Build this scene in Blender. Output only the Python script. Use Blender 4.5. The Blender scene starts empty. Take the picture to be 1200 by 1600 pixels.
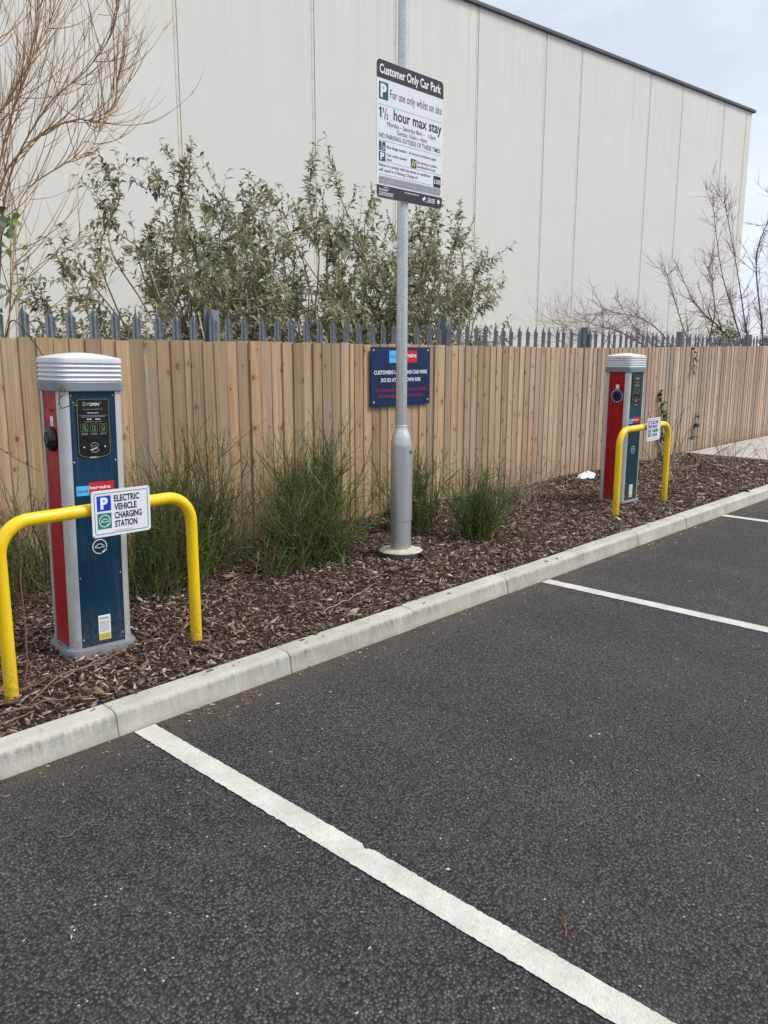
import bpy, bmesh, math, random
import numpy as np
from mathutils import Vector, Matrix
random.seed(7); rng = np.random.default_rng(7)
scene = bpy.context.scene
COL = scene.collection
PI = math.pi
V = Vector
def sr(r, g, b):
    f = lambda c: (c/12.92 if c <= .04045 else ((c+.055)/1.055)**2.4)
    return (f(r/255), f(g/255), f(b/255), 1)

# ------------------------------------------------------------------ camera
cam_d = bpy.data.cameras.new('camera'); cam = bpy.data.objects.new('camera', cam_d); COL.objects.link(cam)
scene.camera = cam
PITCH, YAW, ROLL, EYE = 0.194147, 0.755534, 0.001733, 1.53234
fwd = V((math.cos(YAW)*math.cos(PITCH), math.sin(YAW)*math.cos(PITCH), -math.sin(PITCH)))
rgt = V((math.sin(YAW), -math.cos(YAW), 0)); upv = rgt.cross(fwd)
r2 = rgt*math.cos(ROLL)+upv*math.sin(ROLL); u2 = upv*math.cos(ROLL)-rgt*math.sin(ROLL)
m = Matrix((r2, u2, -fwd)).transposed().to_4x4(); m.translation = (0, 0, EYE)
cam.matrix_world = m
cam_d.sensor_fit = 'VERTICAL'; cam_d.sensor_height = 36; cam_d.lens = 36*1268.576/1600
cam_d.clip_start = .05; cam_d.clip_end = 3000
scene.render.resolution_x, scene.render.resolution_y = 768, 1024

# ------------------------------------------------------------------ light
SUN_EL, SUN_AZ = math.radians(52), math.radians(140)      # azimuth clockwise from +Y
world = bpy.data.worlds.new('World'); scene.world = world; world.use_nodes = True
wt = world.node_tree; wn = wt.nodes; wl = wt.links
bg = wn['Background']
sky = wn.new('ShaderNodeTexSky'); sky.sky_type = 'NISHITA'; sky.sun_disc = False
sky.sun_elevation = SUN_EL; sky.sun_rotation = SUN_AZ
sk = wn.new('ShaderNodeVectorMath'); sk.operation = 'SCALE'; sk.inputs['Scale'].default_value = .13
wl.new(sky.outputs[0], sk.inputs[0])
tc = wn.new('ShaderNodeTexCoord'); mp = wn.new('ShaderNodeMapping'); mp.inputs['Scale'].default_value = (1, 1, 2.2)
wl.new(tc.outputs['Generated'], mp.inputs[0])
nz = wn.new('ShaderNodeTexNoise'); nz.inputs['Scale'].default_value = 2.6; nz.inputs['Detail'].default_value = 6; nz.inputs['Roughness'].default_value = .55
wl.new(mp.outputs[0], nz.inputs['Vector'])
cr = wn.new('ShaderNodeValToRGB')
cr.color_ramp.elements[0].position = .38; cr.color_ramp.elements[0].color = (.50, .55, .625, 1)
cr.color_ramp.elements[1].position = .62; cr.color_ramp.elements[1].color = (.70, .73, .775, 1)
wl.new(nz.outputs['Fac'], cr.inputs[0])
mx = wn.new('ShaderNodeMix'); mx.data_type = 'RGBA'; mx.inputs['Factor'].default_value = .87
wl.new(sk.outputs[0], mx.inputs['A']); wl.new(cr.outputs[0], mx.inputs['B'])
wl.new(mx.outputs['Result'], bg.inputs['Color']); bg.inputs['Strength'].default_value = 1.0
sun_d = bpy.data.lights.new('sun', 'SUN'); sun_d.energy = 2.0; sun_d.angle = math.radians(20); sun_d.color = (1, .96, .9)
sun = bpy.data.objects.new('sun', sun_d); COL.objects.link(sun)
sdir = V((math.sin(SUN_AZ)*math.cos(SUN_EL), math.cos(SUN_AZ)*math.cos(SUN_EL), math.sin(SUN_EL)))
sun.rotation_euler = sdir.to_track_quat('Z', 'Y').to_euler(); sun.location = (0, -5, 12)
vs = scene.view_settings; vs.view_transform = 'Standard'; vs.look = 'None'; vs.gamma = 1; vs.use_curve_mapping = False
vs.exposure = 0.56
scene.cycles.max_bounces = 7; scene.cycles.diffuse_bounces = 3; scene.cycles.glossy_bounces = 3; scene.cycles.transmission_bounces = 3

# ------------------------------------------------------------------ node helpers
class NT:
    def __init__(s, name, rough=.6, spec=.5, metal=0.):
        s.mat = bpy.data.materials.new(name); s.mat.use_nodes = True
        s.t = s.mat.node_tree; s.b = s.t.nodes['Principled BSDF']
        s.b.inputs['Roughness'].default_value = rough; s.b.inputs['Metallic'].default_value = metal
        s.b.inputs['Specular IOR Level'].default_value = spec
    def n(s, typ, **kw):
        nd = s.t.nodes.new('ShaderNode'+typ)
        for k, v in kw.items():
            if k.startswith('_'): setattr(nd, k[1:], v)
            else: s.put(nd.inputs[k if not k.isdigit() else int(k)], v)
        return nd
    def put(s, sock, v):
        if hasattr(v, 'links') or isinstance(v, bpy.types.NodeSocket): s.t.links.new(v, sock)
        else: sock.default_value = v
    def pos(s): return s.n('NewGeometry').outputs['Position']
    def objco(s): return s.n('TexCoord').outputs['Object']
    def scl(s, vec, sc, loc=(0, 0, 0)):
        nd = s.n('Mapping'); s.put(nd.inputs[0], vec); nd.inputs['Scale'].default_value = sc; nd.inputs['Location'].default_value = loc
        return nd.outputs[0]
    def noise(s, vec, scale, detail=4, rough=.55, out='Fac', dist=0):
        nd = s.n('TexNoise', Scale=scale, Detail=detail, Roughness=rough, Distortion=dist); s.put(nd.inputs['Vector'], vec)
        return nd.outputs[out]
    def vor(s, vec, scale, out='Distance', feat='F1', rnd=1, dims='3D'):
        nd = s.n('TexVoronoi', _voronoi_dimensions=dims, _feature=feat, Scale=scale, Randomness=rnd); s.put(nd.inputs['Vector'], vec)
        return nd.outputs[out]
    def rng(s, v, a, b, c=0, d=1, smooth=False):
        nd = s.n('MapRange', _interpolation_type='SMOOTHSTEP' if smooth else 'LINEAR')
        for k, x in zip(('Value', 'From Min', 'From Max', 'To Min', 'To Max'), (v, a, b, c, d)): s.put(nd.inputs[k], x)
        return nd.outputs[0]
    def math(s, op, a, b=0, clamp=False):
        nd = s.n('Math', _operation=op, _use_clamp=clamp); s.put(nd.inputs[0], a); s.put(nd.inputs[1], b); return nd.outputs[0]
    def mix(s, f, a, b, mode='MIX'):
        nd = s.n('Mix', _data_type='RGBA', _blend_type=mode); s.put(nd.inputs['Factor'], f); s.put(nd.inputs['A'], a); s.put(nd.inputs['B'], b)
        return nd.outputs['Result']
    def ramp(s, f, stops):
        nd = s.n('ValToRGB'); e = nd.color_ramp.elements
        while len(e) < len(stops): e.new(.5)
        for i, (p_, c_) in enumerate(stops): e[i].position = p_; e[i].color = c_
        s.put(nd.inputs[0], f); return nd.outputs[0]
    def sep(s, v): nd = s.n('SeparateXYZ'); s.put(nd.inputs[0], v); return nd.outputs
    def comb(s, x, y, z): return s.n('CombineXYZ', X=x, Y=y, Z=z).outputs[0]
    def bump(s, h, strength=.3, dist=.002, normal=None):
        nd = s.n('Bump', Strength=strength, Distance=dist, Height=h)
        if normal is not None: s.put(nd.inputs['Normal'], normal)
        s.put(s.b.inputs['Normal'], nd.outputs[0]); return nd.outputs[0]
    def col(s, c): s.put(s.b.inputs['Base Color'], c)
    def rough(s, r): s.put(s.b.inputs['Roughness'], r)

def c4(a, b=None, c=None): return (a, a if b is None else b, a if c is None else c, 1)

def plain(name, col, rough=.5, spec=.5, metal=0., var=.12, scale=8, bump=.0, bscale=300, dirt=None, splash=0, scuff=0):
    n = NT(name, rough, spec, metal); p = n.objco()
    f = n.noise(p, scale, 5, .6)
    dk = tuple(x*(1-var) for x in col[:3])+(1,); lt = tuple(min(1, x*(1+var)) for x in col[:3])+(1,)
    c = n.mix(n.rng(f, .3, .7), dk, lt)
    if dirt:
        d = n.noise(p, 14, 6, .7); c = n.mix(n.rng(d, .55, .8, 0, dirt[1]), c, dirt[0])
    if splash:
        w = n.pos(); z = n.sep(w)[2]; sp = n.noise(w, 65, 6, .8)
        c = n.mix(n.math('MULTIPLY', n.rng(z, .10, .36, 1, 0), n.rng(sp, .44, .62, 0, splash)), c, (.16, .12, .085, 1))
    if scuff:
        w = n.pos(); sq = n.noise(n.scl(w, (1, 1, 3)), 26, 7, .85); c = n.mix(n.rng(sq, .66, .7, 0, scuff), c, (.20, .17, .12, 1))
        dr = n.noise(n.scl(w, (60, 60, 1.5)), 1, 4, .6); c = n.mix(n.rng(dr, .52, .75, 0, scuff*.3), c, (.3, .28, .24, 1))
    n.col(c); n.rough(n.rng(n.noise(p, scale*3, 4), .3, .7, max(.05, rough-.1), min(1, rough+.1)))
    if bump: n.bump(n.noise(p, bscale, 3), bump, .001)
    return n.mat

def mat_asphalt():
    n = NT('asphalt', .8, .35); p = n.pos(); s = n.sep(p)
    wp = n.n('VectorMath', _operation='ADD'); n.put(wp.inputs[0], p); n.put(wp.inputs[1], n.scl(n.noise(p, 110, 3, .6, 'Color'), (.007, .007, .007)))
    wp = wp.outputs[0]; d = n.vor(wp, 98); cc = n.vor(wp, 98, 'Color')
    rv = n.sep(cc)[0]
    d2 = n.vor(p, 260)
    base = n.mix(n.math('POWER', rv, 2.2), c4(.058, .0572, .0565), c4(.205, .201, .198))
    base = n.mix(n.rng(d, .44, .64), base, c4(.014, .014, .0145))
    md = n.noise(p, 38, 4, .75); base = n.mix(n.rng(md, .32, .68), n.mix(1., base, c4(.80, .80, .80), 'MULTIPLY'), n.mix(1., base, c4(1.25, 1.24, 1.22), 'MULTIPLY'))
    big = n.noise(p, .9, 5, .6); base = n.mix(n.rng(big, .3, .7), base, n.mix(1., base, c4(.86, .86, .87), 'MULTIPLY'))
    pat = n.noise(p, 5, 6, .65); base = n.mix(n.rng(pat, .5, .75, 0, .18), base, c4(.13, .127, .124))
    wl_ = n.noise(n.scl(p, (1.1, .22, 1)), 1.3, 5, .6); base = n.mix(n.rng(wl_, .46, .66, 0, .6), base, n.mix(1., base, c4(1.5, 1.48, 1.45), 'MULTIPLY'))
    oil = n.vor(p, .75); on = n.noise(p, 7, 5, .7); base = n.mix(n.math('MULTIPLY', n.rng(oil, .03, .17, 1, 0, True), n.rng(on, .45, .6, 0, .6)), base, c4(.022))
    fl = n.vor(p, 26); flc = n.sep(n.vor(p, 26, 'Color'))
    fm = n.math('MULTIPLY', n.rng(fl, n.rng(flc[2], 0, 1, .02, .085), n.rng(flc[2], 0, 1, .045, .12), 1, 0), n.math('GREATER_THAN', flc[1], .5))
    base = n.mix(fm, base, c4(.46, .45, .42))
    gm = n.vor(p, 1.7); gn = n.noise(p, 60, 4, .8)
    gmask = n.math('MULTIPLY', n.rng(gm, .02, .075, 1, 0), n.rng(gn, .46, .6)); base = n.mix(n.math('MULTIPLY', gmask, .75), base, c4(.4, .4, .4))
    # washed-down soil along the kerb
    nk = n.noise(p, 9, 6, .7); kk = n.rng(s[1], 2.45, 2.88); km = n.math('MULTIPLY', n.math('POWER', kk, 2.2), n.rng(nk, .32, .6))
    base = n.mix(n.math('MULTIPLY', km, .9), base, c4(.12, .088, .062))
    n.col(base)
    h = n.math('ADD', n.math('MULTIPLY', n.rng(d, .12, .6, 1, 0, True), n.rng(rv, 0, 1, .45, 1)), n.math('MULTIPLY', n.rng(d2, 0, .6, 1, 0), .25))
    n.bump(h, 1., .011)
    n.rough(n.rng(rv, 0, 1, .55, .92))
    return n.mat
def mat_paint_line():
    n = NT('road_marking_paint', .7, .4); p = n.pos()
    c = n.mix(n.rng(n.noise(p, 7, 6, .65), .35, .7), c4(.62, .605, .55), c4(.46, .445, .39))
    c = n.mix(n.rng(n.noise(p, 55, 4, .7), .52, .7, 0, .6), c, c4(.36, .35, .31))
    c = n.mix(n.rng(n.noise(p, 34, 9, .9), .635, .665, 0, .8), c, c4(.10))
    n.col(c)
    d = n.vor(p, 118); n.bump(n.rng(d, 0, .62, 1, 0, True), .35, .004); return n.mat
def mat_kerb():
    n = NT('kerb_concrete', .85, .3); p = n.pos(); s = n.sep(p); r = n.n('ObjectInfo').outputs['Random']
    c = n.mix(n.rng(n.noise(p, 4, 6, .65), .3, .7), c4(.58, .555, .48), c4(.34, .325, .28))
    c = n.mix(n.rng(n.noise(p, 70, 5, .8), .48, .7, 0, .6), c, c4(.27, .26, .235))
    st = n.noise(n.scl(p, (48, 10, 6)), 1, 5, .7)
    band = n.math('MULTIPLY', n.rng(s[2], .015, .082, .05, 1), n.rng(s[2], .089, .094, 1, 0))
    lo = n.noise(p, 2.3, 4)
    c = n.mix(n.math('MULTIPLY', n.math('MULTIPLY', n.rng(st, .4, .62), band), n.rng(lo, .32, .55, .3, 1)), c, c4(.22, .22, .21))
    foot = n.rng(s[2], .0, .03, 1, 0); c = n.mix(n.math('MULTIPLY', foot, n.rng(n.noise(p, 12, 5, .7), .35, .65, .1, .7)), c, c4(.26, .22, .15))
    top = n.math('GREATER_THAN', s[2], .1); c = n.mix(n.math('MULTIPLY', top, n.rng(n.noise(p, 7, 6, .75), .5, .7, 0, .4)), c, c4(.47, .43, .30))
    c = n.mix(n.rng(r, 0, 1, 0, .22), c, c4(.62, .61, .57))
    n.col(c); n.bump(n.noise(p, 130, 6, .8), .8, .005); return n.mat
def mat_soil():
    n = NT('mulch_soil', .95, .2); p = n.pos()
    c = n.mix(n.rng(n.noise(p, 40, 5, .7), .3, .7), c4(.03, .021, .016), c4(.085, .058, .044))
    n.col(c); n.bump(n.noise(p, 70, 5, .75), 1, .02); return n.mat
def mat_vcol(name, rough=.85, spec=.25, trans=0., bump=0, jitter=.25):
    n = NT(name, rough, spec); a = n.n('Attribute', _attribute_name='Col'); p = n.pos()
    f = n.noise(p, 60, 4, .6); c = n.mix(n.rng(f, .3, .7), n.mix(1., a.outputs['Color'], c4(1-jitter), 'MULTIPLY'), a.outputs['Color'])
    n.col(c)
    if bump: n.bump(n.noise(n.scl(p, (1, 1, 1)), 350, 3), bump, .002)
    if trans:
        tb = n.n('BsdfTranslucent'); n.put(tb.inputs['Color'], c); ms = n.n('MixShader', Fac=trans)
        out = n.t.nodes['Material Output']; n.t.links.new(n.b.outputs[0], ms.inputs[1]); n.t.links.new(tb.outputs[0], ms.inputs[2]); n.t.links.new(ms.outputs[0], out.inputs[0])
    return n.mat
def mat_wood():
    n = NT('fence_timber', .8, .25); o = n.objco(); oi = n.n('ObjectInfo'); r = oi.outputs['Random']; tint = oi.outputs['Color']
    s = n.sep(o)
    rx = n.math('MULTIPLY', r, 47.3); rz = n.math('MULTIPLY', r, 191.7)
    u = n.math('ADD', s[0], rx); w = n.math('ADD', s[2], rz)
    kv = n.comb(n.math('MULTIPLY', u, 1.), n.math('MULTIPLY', w, .72), 0)
    kd = n.vor(kv, 6.2, dims='2D'); kc = n.sep(n.vor(kv, 6.2, 'Color', dims='2D'))
    ks = n.rng(kc[0], 0, 1, .03, .11)
    has = n.math('GREATER_THAN', kc[1], .42)
    kd2 = n.math('ADD', kd, n.math('MULTIPLY', n.math('SUBTRACT', n.noise(n.comb(u, 0, w), 60, 3), .5), .05))
    core = n.math('MULTIPLY', n.rng(n.math('DIVIDE', kd2, ks), .7, 1.05, 1, 0), has)
    halo = n.math('MULTIPLY', n.rng(n.math('DIVIDE', kd2, ks), .6, 3.2, 1, 0, True), has)
    warp = n.math('MULTIPLY', halo, .035)
    gu = n.math('ADD', u, warp)
    g1 = n.noise(n.comb(n.math('MULTIPLY', gu, 95), 0, n.math('MULTIPLY', w, 1.6)), 1, 5, .62, dist=.6)
    g2 = n.noise(n.comb(n.math('MULTIPLY', gu, 22), 0, n.math('MULTIPLY', w, .7)), 1, 4, .5, dist=.5)
    c = n.mix(n.rng(g2, .3, .72), c4(.63, .45, .285), c4(.42, .275, .155))
    c = n.mix(n.rng(g1, .42, .72, 0, .85), c, c4(.29, .18, .10))
    c = n.mix(n.math('MULTIPLY', halo, .45), c, c4(.36, .19, .085))
    c = n.mix(n.math('MULTIPLY', core, .85), c, c4(.12, .06, .03))
    # nail heads with a little rust run-off
    nm = None
    for z0 in (.225, .775, 1.325):
        dx = n.math('MULTIPLY', n.math('ADD', s[0], n.rng(r, 0, 1, -.02, .03)), 1.); dz = n.math('SUBTRACT', s[2], n.math('ADD', z0, n.math('MULTIPLY', n.math('SINE', n.math('MULTIPLY', r, 77)), .012)))
        rr_ = n.math('SQRT', n.math('ADD', n.math('MULTIPLY', dx, dx), n.math('MULTIPLY', dz, dz)))
        q_ = n.rng(rr_, .0035, .005, 1, 0); run = n.math('MULTIPLY', n.math('MULTIPLY', n.rng(n.math('ABSOLUTE', dx), .001, .005, 1, 0), n.rng(dz, -.09, 0, 0, .5)), n.math('LESS_THAN', dz, 0))
        q_ = n.math('MAXIMUM', q_, run); nm = q_ if nm is None else n.math('MAXIMUM', nm, q_)
    c = n.mix(n.math('MULTIPLY', nm, .7), c, c4(.10, .075, .06))
    # weathering
    wn_ = n.noise(n.comb(n.math('MULTIPLY', u, 9), 0, n.math('MULTIPLY', w, 1.3)), 1, 5, .6)
    c = n.mix(n.rng(wn_, .42, .72, 0, .6), c, c4(.43, .38, .315))
    c = n.mix(1., c, tint, 'MULTIPLY')
    damp = n.math('MULTIPLY', n.rng(s[2], .02, .34, 1, 0), n.rng(n.noise(n.comb(n.math('MULTIPLY', u, 12), 0, n.math('MULTIPLY', w, 2)), 1, 4), .3, .7, .25, .9))
    c = n.mix(n.math('MULTIPLY', damp, .55), c, c4(.27, .145, .06))
    n.col(c); n.bump(n.math('SUBTRACT', g1, n.math('MULTIPLY', core, .5)), .35, .003); return n.mat
def mat_galv(name, lo, hi, rough=.45, metal=.75, streak=(18, 18, 2)):
    n = NT(name, rough, .5, metal); p = n.objco()
    v = n.sep(n.vor(p, 70, 'Color'))[0]; f = n.noise(n.scl(p, streak), 1, 5, .65); g = n.noise(p, 9, 6, .7)
    t = n.math('ADD', n.math('MULTIPLY', v, .35), n.math('ADD', n.math('MULTIPLY', f, .4), n.math('MULTIPLY', g, .45)))
    n.col(n.mix(n.rng(t, .35, .85), lo, hi)); n.rough(n.rng(t, .3, .9, rough+.12, rough-.08))
    n.bump(n.noise(p, 160, 3), .08, .001); return n.mat
def mat_wall():
    n = NT('wall_panel_render', .85, .25); p = n.objco(); r = n.n('ObjectInfo').outputs['Random']
    c = n.mix(n.rng(n.noise(p, .8, 6, .65), .3, .7), c4(.80, .775, .715), c4(.74, .715, .66))
    c = n.mix(n.rng(n.noise(n.scl(p, (5, 5, .35)), 1, 5, .7), .5, .75, 0, .3), c, c4(.68, .65, .59))
    c = n.mix(n.rng(r, 0, 1, 0, .6), c, c4(.70, .69, .65))
    zz = n.sep(p)[2]; stk = n.noise(n.scl(p, (9, 9, .12)), 1, 4, .6); c = n.mix(n.math('MULTIPLY', n.rng(zz, 5.2, 7.9, .05, 1), n.rng(stk, .5, .68, 0, .3)), c, c4(.5, .48, .43))
    sp = n.vor(n.scl(p, (1, 1, .5)), .9); c = n.mix(n.math('MULTIPLY', n.rng(sp, .018, .03, 1, 0), .5), c, c4(.25, .23, .2))
    n.col(c); n.bump(n.noise(p, 120, 3, .7), .25, .004); return n.mat
def mat_slab():
    n = NT('paving_concrete', .9, .2); p = n.pos(); r = n.n('ObjectInfo').outputs['Random']
    c = n.mix(n.rng(n.noise(p, 6, 6, .7), .3, .7), c4(.52, .49, .45), c4(.38, .36, .33))
    c = n.mix(n.rng(r, 0, 1, 0, .3), c, c4(.45, .43, .4)); n.col(c); n.bump(n.noise(p, 150, 3), .3, .002); return n.mat

M = {}
M['asphalt'] = mat_asphalt(); M['line'] = mat_paint_line(); M['kerb'] = mat_kerb(); M['soil'] = mat_soil()
M['chips'] = mat_vcol('bark_chips', .85, .25, bump=.4); M['wood'] = mat_wood()
M['leaf'] = mat_vcol('leaf', .55, .35, trans=.25, jitter=.15); M['twig'] = mat_vcol('bark_of_twigs', .8, .25, jitter=.3)
M['galv'] = mat_galv('galvanised_post', (.50, .51, .52, 1), (.64, .655, .665, 1), .38, .72)
M['galv_fence'] = mat_galv('galvanised_palisade', (.17, .19, .215, 1), (.29, .315, .345, 1), .55, .4)
M['wall'] = mat_wall()
M['joint'] = plain('wall_joint_strip', (.70, .66, .56, 1), .8, .2, var=.12)
M['flash'] = plain('roof_edge_metal', (.10, .105, .11, 1), .55, .4, var=.15)
M['roof'] = plain('roof_sheet', (.2, .2, .2, 1), .8, .3)
M['yellow'] = plain('yellow_gloss_paint', (.86, .58, .004, 1), .28, .5, var=.03, scale=6, dirt=((.45, .30, .02, 1), .07), splash=.8, scuff=.6)
M['alu'] = plain('silver_painted_aluminium', (.52, .53, .54, 1), .42, .5, .25, var=.06, scale=5, dirt=((.3, .3, .28, 1), .25), splash=.7, scuff=.3)
M['greyp'] = plain('grey_plastic', (.19, .22, .25, 1), .5, .45, var=.08, dirt=((.25, .22, .18, 1), .2), splash=.7, scuff=.3)
M['capp'] = plain('pale_grey_hood', (.66, .68, .71, 1), .38, .5, var=.05, dirt=((.35, .35, .33, 1), .25), splash=.7, scuff=.3)
M['blue'] = plain('navy_panel', (.002, .034, .080, 1), .4, .3, var=.08, scale=4, splash=.7, scuff=.3)
M['teal'] = plain('petrol_blue_panel', (.002, .042, .064, 1), .4, .3, var=.08, scale=4, splash=.7, scuff=.3)
M['red'] = plain('red_panel', (.34, .002, .008, 1), .42, .3, var=.06, scale=4, splash=.7, scuff=.3)
M['black'] = plain('black_gloss', (.006, .007, .008, 1), .25, .5, var=.1)
M['blackm'] = plain('black_print', (.012, .012, .014, 1), .5, .4, var=.1)
M['white'] = plain('white_sign_sheet', (.74, .77, .82, 1), .35, .5, var=.03, scale=5, dirt=((.55, .55, .53, 1), .15))
M['whitep'] = plain('white_print', (.82, .83, .84, 1), .45, .4, var=.03)
M['greyprint'] = plain('grey_print', (.30, .32, .36, 1), .5, .3, var=.1)
M['greenp'] = plain('green_print', (.22, .42, .16, 1), .5, .3)
M['dgreen'] = plain('olive_outline_print', (.16, .19, .09, 1), .4, .4)
M['signblue'] = plain('parking_blue', (.004, .045, .50, 1), .35, .5, var=.05)
M['signteal'] = plain('emblem_green', (.018, .20, .17, 1), .4, .4, var=.05)
M['petrol'] = plain('sign_petrol_blue', (.008, .09, .15, 1), .4, .4, var=.05)
M['charcoal'] = plain('sign_charcoal', (.030, .028, .036, 1), .4, .4, var=.08)
M['cyan'] = plain('light_blue_print', (.09, .48, .86, 1), .4, .4, var=.04)
M['redp'] = plain('red_print', (.55, .012, .03, 1), .4, .4, var=.04)
M['redtext'] = plain('dull_red_print', (.42, .02, .035, 1), .5, .3)
M['navy'] = plain('navy_board', (.0012, .018, .08, 1), .4, .4, var=.06)
M['bluetext'] = plain('mid_blue_print', (.03, .12, .45, 1), .5, .3)
M['yelprint'] = plain('yellow_print', (.75, .58, .05, 1), .5, .3)
M['eublue'] = plain('socket_blue', (.01, .012, .12, 1), .35, .4)
M['cement'] = plain('cement_collar', (.50, .45, .35, 1), .9, .2, var=.3, scale=25, bump=.7, bscale=90)
M['rubber'] = plain('black_plastic_ring', (.025, .027, .033, 1), .5, .4)
M['bolt'] = plain('zinc_bolt', (.6, .6, .6, 1), .4, .5, .5)
M['bag'] = plain('white_plastic_bag', (.75, .76, .78, 1), .4, .5, var=.1)
M['slab'] = mat_slab()
M['ground'] = plain('rough_ground', (.06, .055, .035, 1), .95, .2, var=.4, scale=2, bump=.6, bscale=30)
M['hill'] = plain('far_hill_haze_blue', (.10, .14, .16, 1), .95, .1, var=.2, scale=.02)  # blue of the distance haze is put into the hill's colour

# ------------------------------------------------------------------ mesh helpers
def mesh_from(name, v, f, cols=None, smooth=False, sharp=None):
    me = bpy.data.meshes.new(name); me.from_pydata([tuple(x) for x in v], [], f)
    if cols is not None:
        a = me.color_attributes.new('Col', 'FLOAT_COLOR', 'POINT')
        arr = np.ones((len(v), 4), np.float32); arr[:, :3] = np.asarray(cols, np.float32)[:, :3]; a.data.foreach_set('color', arr.ravel())
    if smooth:
        me.polygons.foreach_set('use_smooth', [True]*len(me.polygons))
        if sharp: me.set_sharp_from_angle(angle=math.radians(sharp))
    me.validate(); me.update(); return me
def link(name, me, mat=None, parent=None, loc=None, rot=None):
    o = bpy.data.objects.new(name, me); COL.objects.link(o)
    if mat is not None and me is not None and len(me.materials) == 0: me.materials.append(M[mat] if isinstance(mat, str) else mat)
    if parent is not None: o.parent = parent
    if loc is not None: o.location = loc
    if rot is not None: o.rotation_euler = rot
    return o
def tag(o, label=None, cat=None, group=None, kind=None):
    if label: o['label'] = label
    if cat: o['category'] = cat
    if group: o['group'] = group
    if kind: o['kind'] = kind
    return o
def empty(name, loc=(0, 0, 0), rot=(0, 0, 0)):
    o = bpy.data.objects.new(name, None); COL.objects.link(o); o.location = loc; o.rotation_euler = rot; o.empty_display_size = .1; return o

class MB:
    def __init__(s): s.v = []; s.f = []; s.c = []
    def add(s, v, f, c=None):
        k = len(s.v); s.v += [tuple(x) for x in v]; s.f += [tuple(i+k for i in q) for q in f]
        if c is not None: s.c += [c]*len(v)
    def box(s, x0, y0, z0, x1, y1, z1, c=None):
        s.add([(x0, y0, z0), (x1, y0, z0), (x1, y1, z0), (x0, y1, z0), (x0, y0, z1), (x1, y0, z1), (x1, y1, z1), (x0, y1, z1)],
              [(0, 3, 2, 1), (4, 5, 6, 7), (0, 1, 5, 4), (1, 2, 6, 5), (2, 3, 7, 6), (3, 0, 4, 7)], c)
    def tube(s, pts, rad, n=5, c=None, cap=True):
        pts = [V(p_) for p_ in pts]; L = len(pts)
        if not hasattr(rad, '__len__'): rad = [rad]*L
        k = len(s.v); t0 = (pts[1]-pts[0]).normalized()
        a = t0.orthogonal().normalized(); fr = a
        for i in range(L):
            t = (pts[min(i+1, L-1)]-pts[max(i-1, 0)])
            if t.length < 1e-9: t = t0
            t = t.normalized(); fr = (fr-t*fr.dot(t))
            fr = fr.normalized() if fr.length > 1e-6 else t.orthogonal().normalized()
            b = t.cross(fr)
            for j in range(n):
                an = 2*PI*j/n; q = pts[i]+(fr*math.cos(an)+b*math.sin(an))*rad[i]; s.v.append((q.x, q.y, q.z))
        for i in range(L-1):
            for j in range(n):
                j2 = (j+1) % n; s.f.append((k+i*n+j, k+i*n+j2, k+(i+1)*n+j2, k+(i+1)*n+j))
        if cap: s.f.append(tuple(k+j for j in reversed(range(n)))); s.f.append(tuple(k+(L-1)*n+j for j in range(n)))
        if c is not None: s.c += [c]*(n*L)
    def loft(s, rings, closed=True, cap=True):
        n = len(rings[0]); k = len(s.v)
        for r in rings: s.v += [tuple(x) for x in r]
        for i in range(len(rings)-1):
            for j in range(n if closed else n-1):
                j2 = (j+1) % n; s.f.append((k+i*n+j, k+i*n+j2, k+(i+1)*n+j2, k+(i+1)*n+j))
        if cap: s.f.append(tuple(k+j for j in reversed(range(n)))); s.f.append(tuple(k+(len(rings)-1)*n+j for j in range(n)))
    def build(s, name, mat=None, parent=None, smooth=False, sharp=None, loc=None, rot=None):
        return link(name, mesh_from(name, s.v, s.f, s.c if s.c else None, smooth, sharp), mat, parent, loc, rot)
def rrect(w, d, r, z=0., n=6, cx=0, cy=0):
    out = []
    for sx, sy, a0 in ((1, 1, 0), (-1, 1, 90), (-1, -1, 180), (1, -1, 270)):
        for i in range(n+1):
            t = math.radians(a0+90*i/n); out.append((cx+sx*(w/2-r)+r*math.cos(t), cy+sy*(d/2-r)+r*math.sin(t), z))
    return out
def circ(r, z, n=32, cx=0, cy=0, a0=0): return [(cx+r*math.cos(a0+2*PI*i/n), cy+r*math.sin(a0+2*PI*i/n), z) for i in range(n)]
def bevbox(x0, y0, z0, x1, y1, z1, b=.003):
    bm = bmesh.new(); bmesh.ops.create_cube(bm, size=1)
    for v in bm.verts: v.co = V(((x0+x1)/2+v.co.x*(x1-x0), (y0+y1)/2+v.co.y*(y1-y0), (z0+z1)/2+v.co.z*(z1-z0)))
    bmesh.ops.bevel(bm, geom=bm.edges[:], offset=b, segments=1, affect='EDGES')
    me = bpy.data.meshes.new('box'); bm.to_mesh(me); bm.free(); return me

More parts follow.
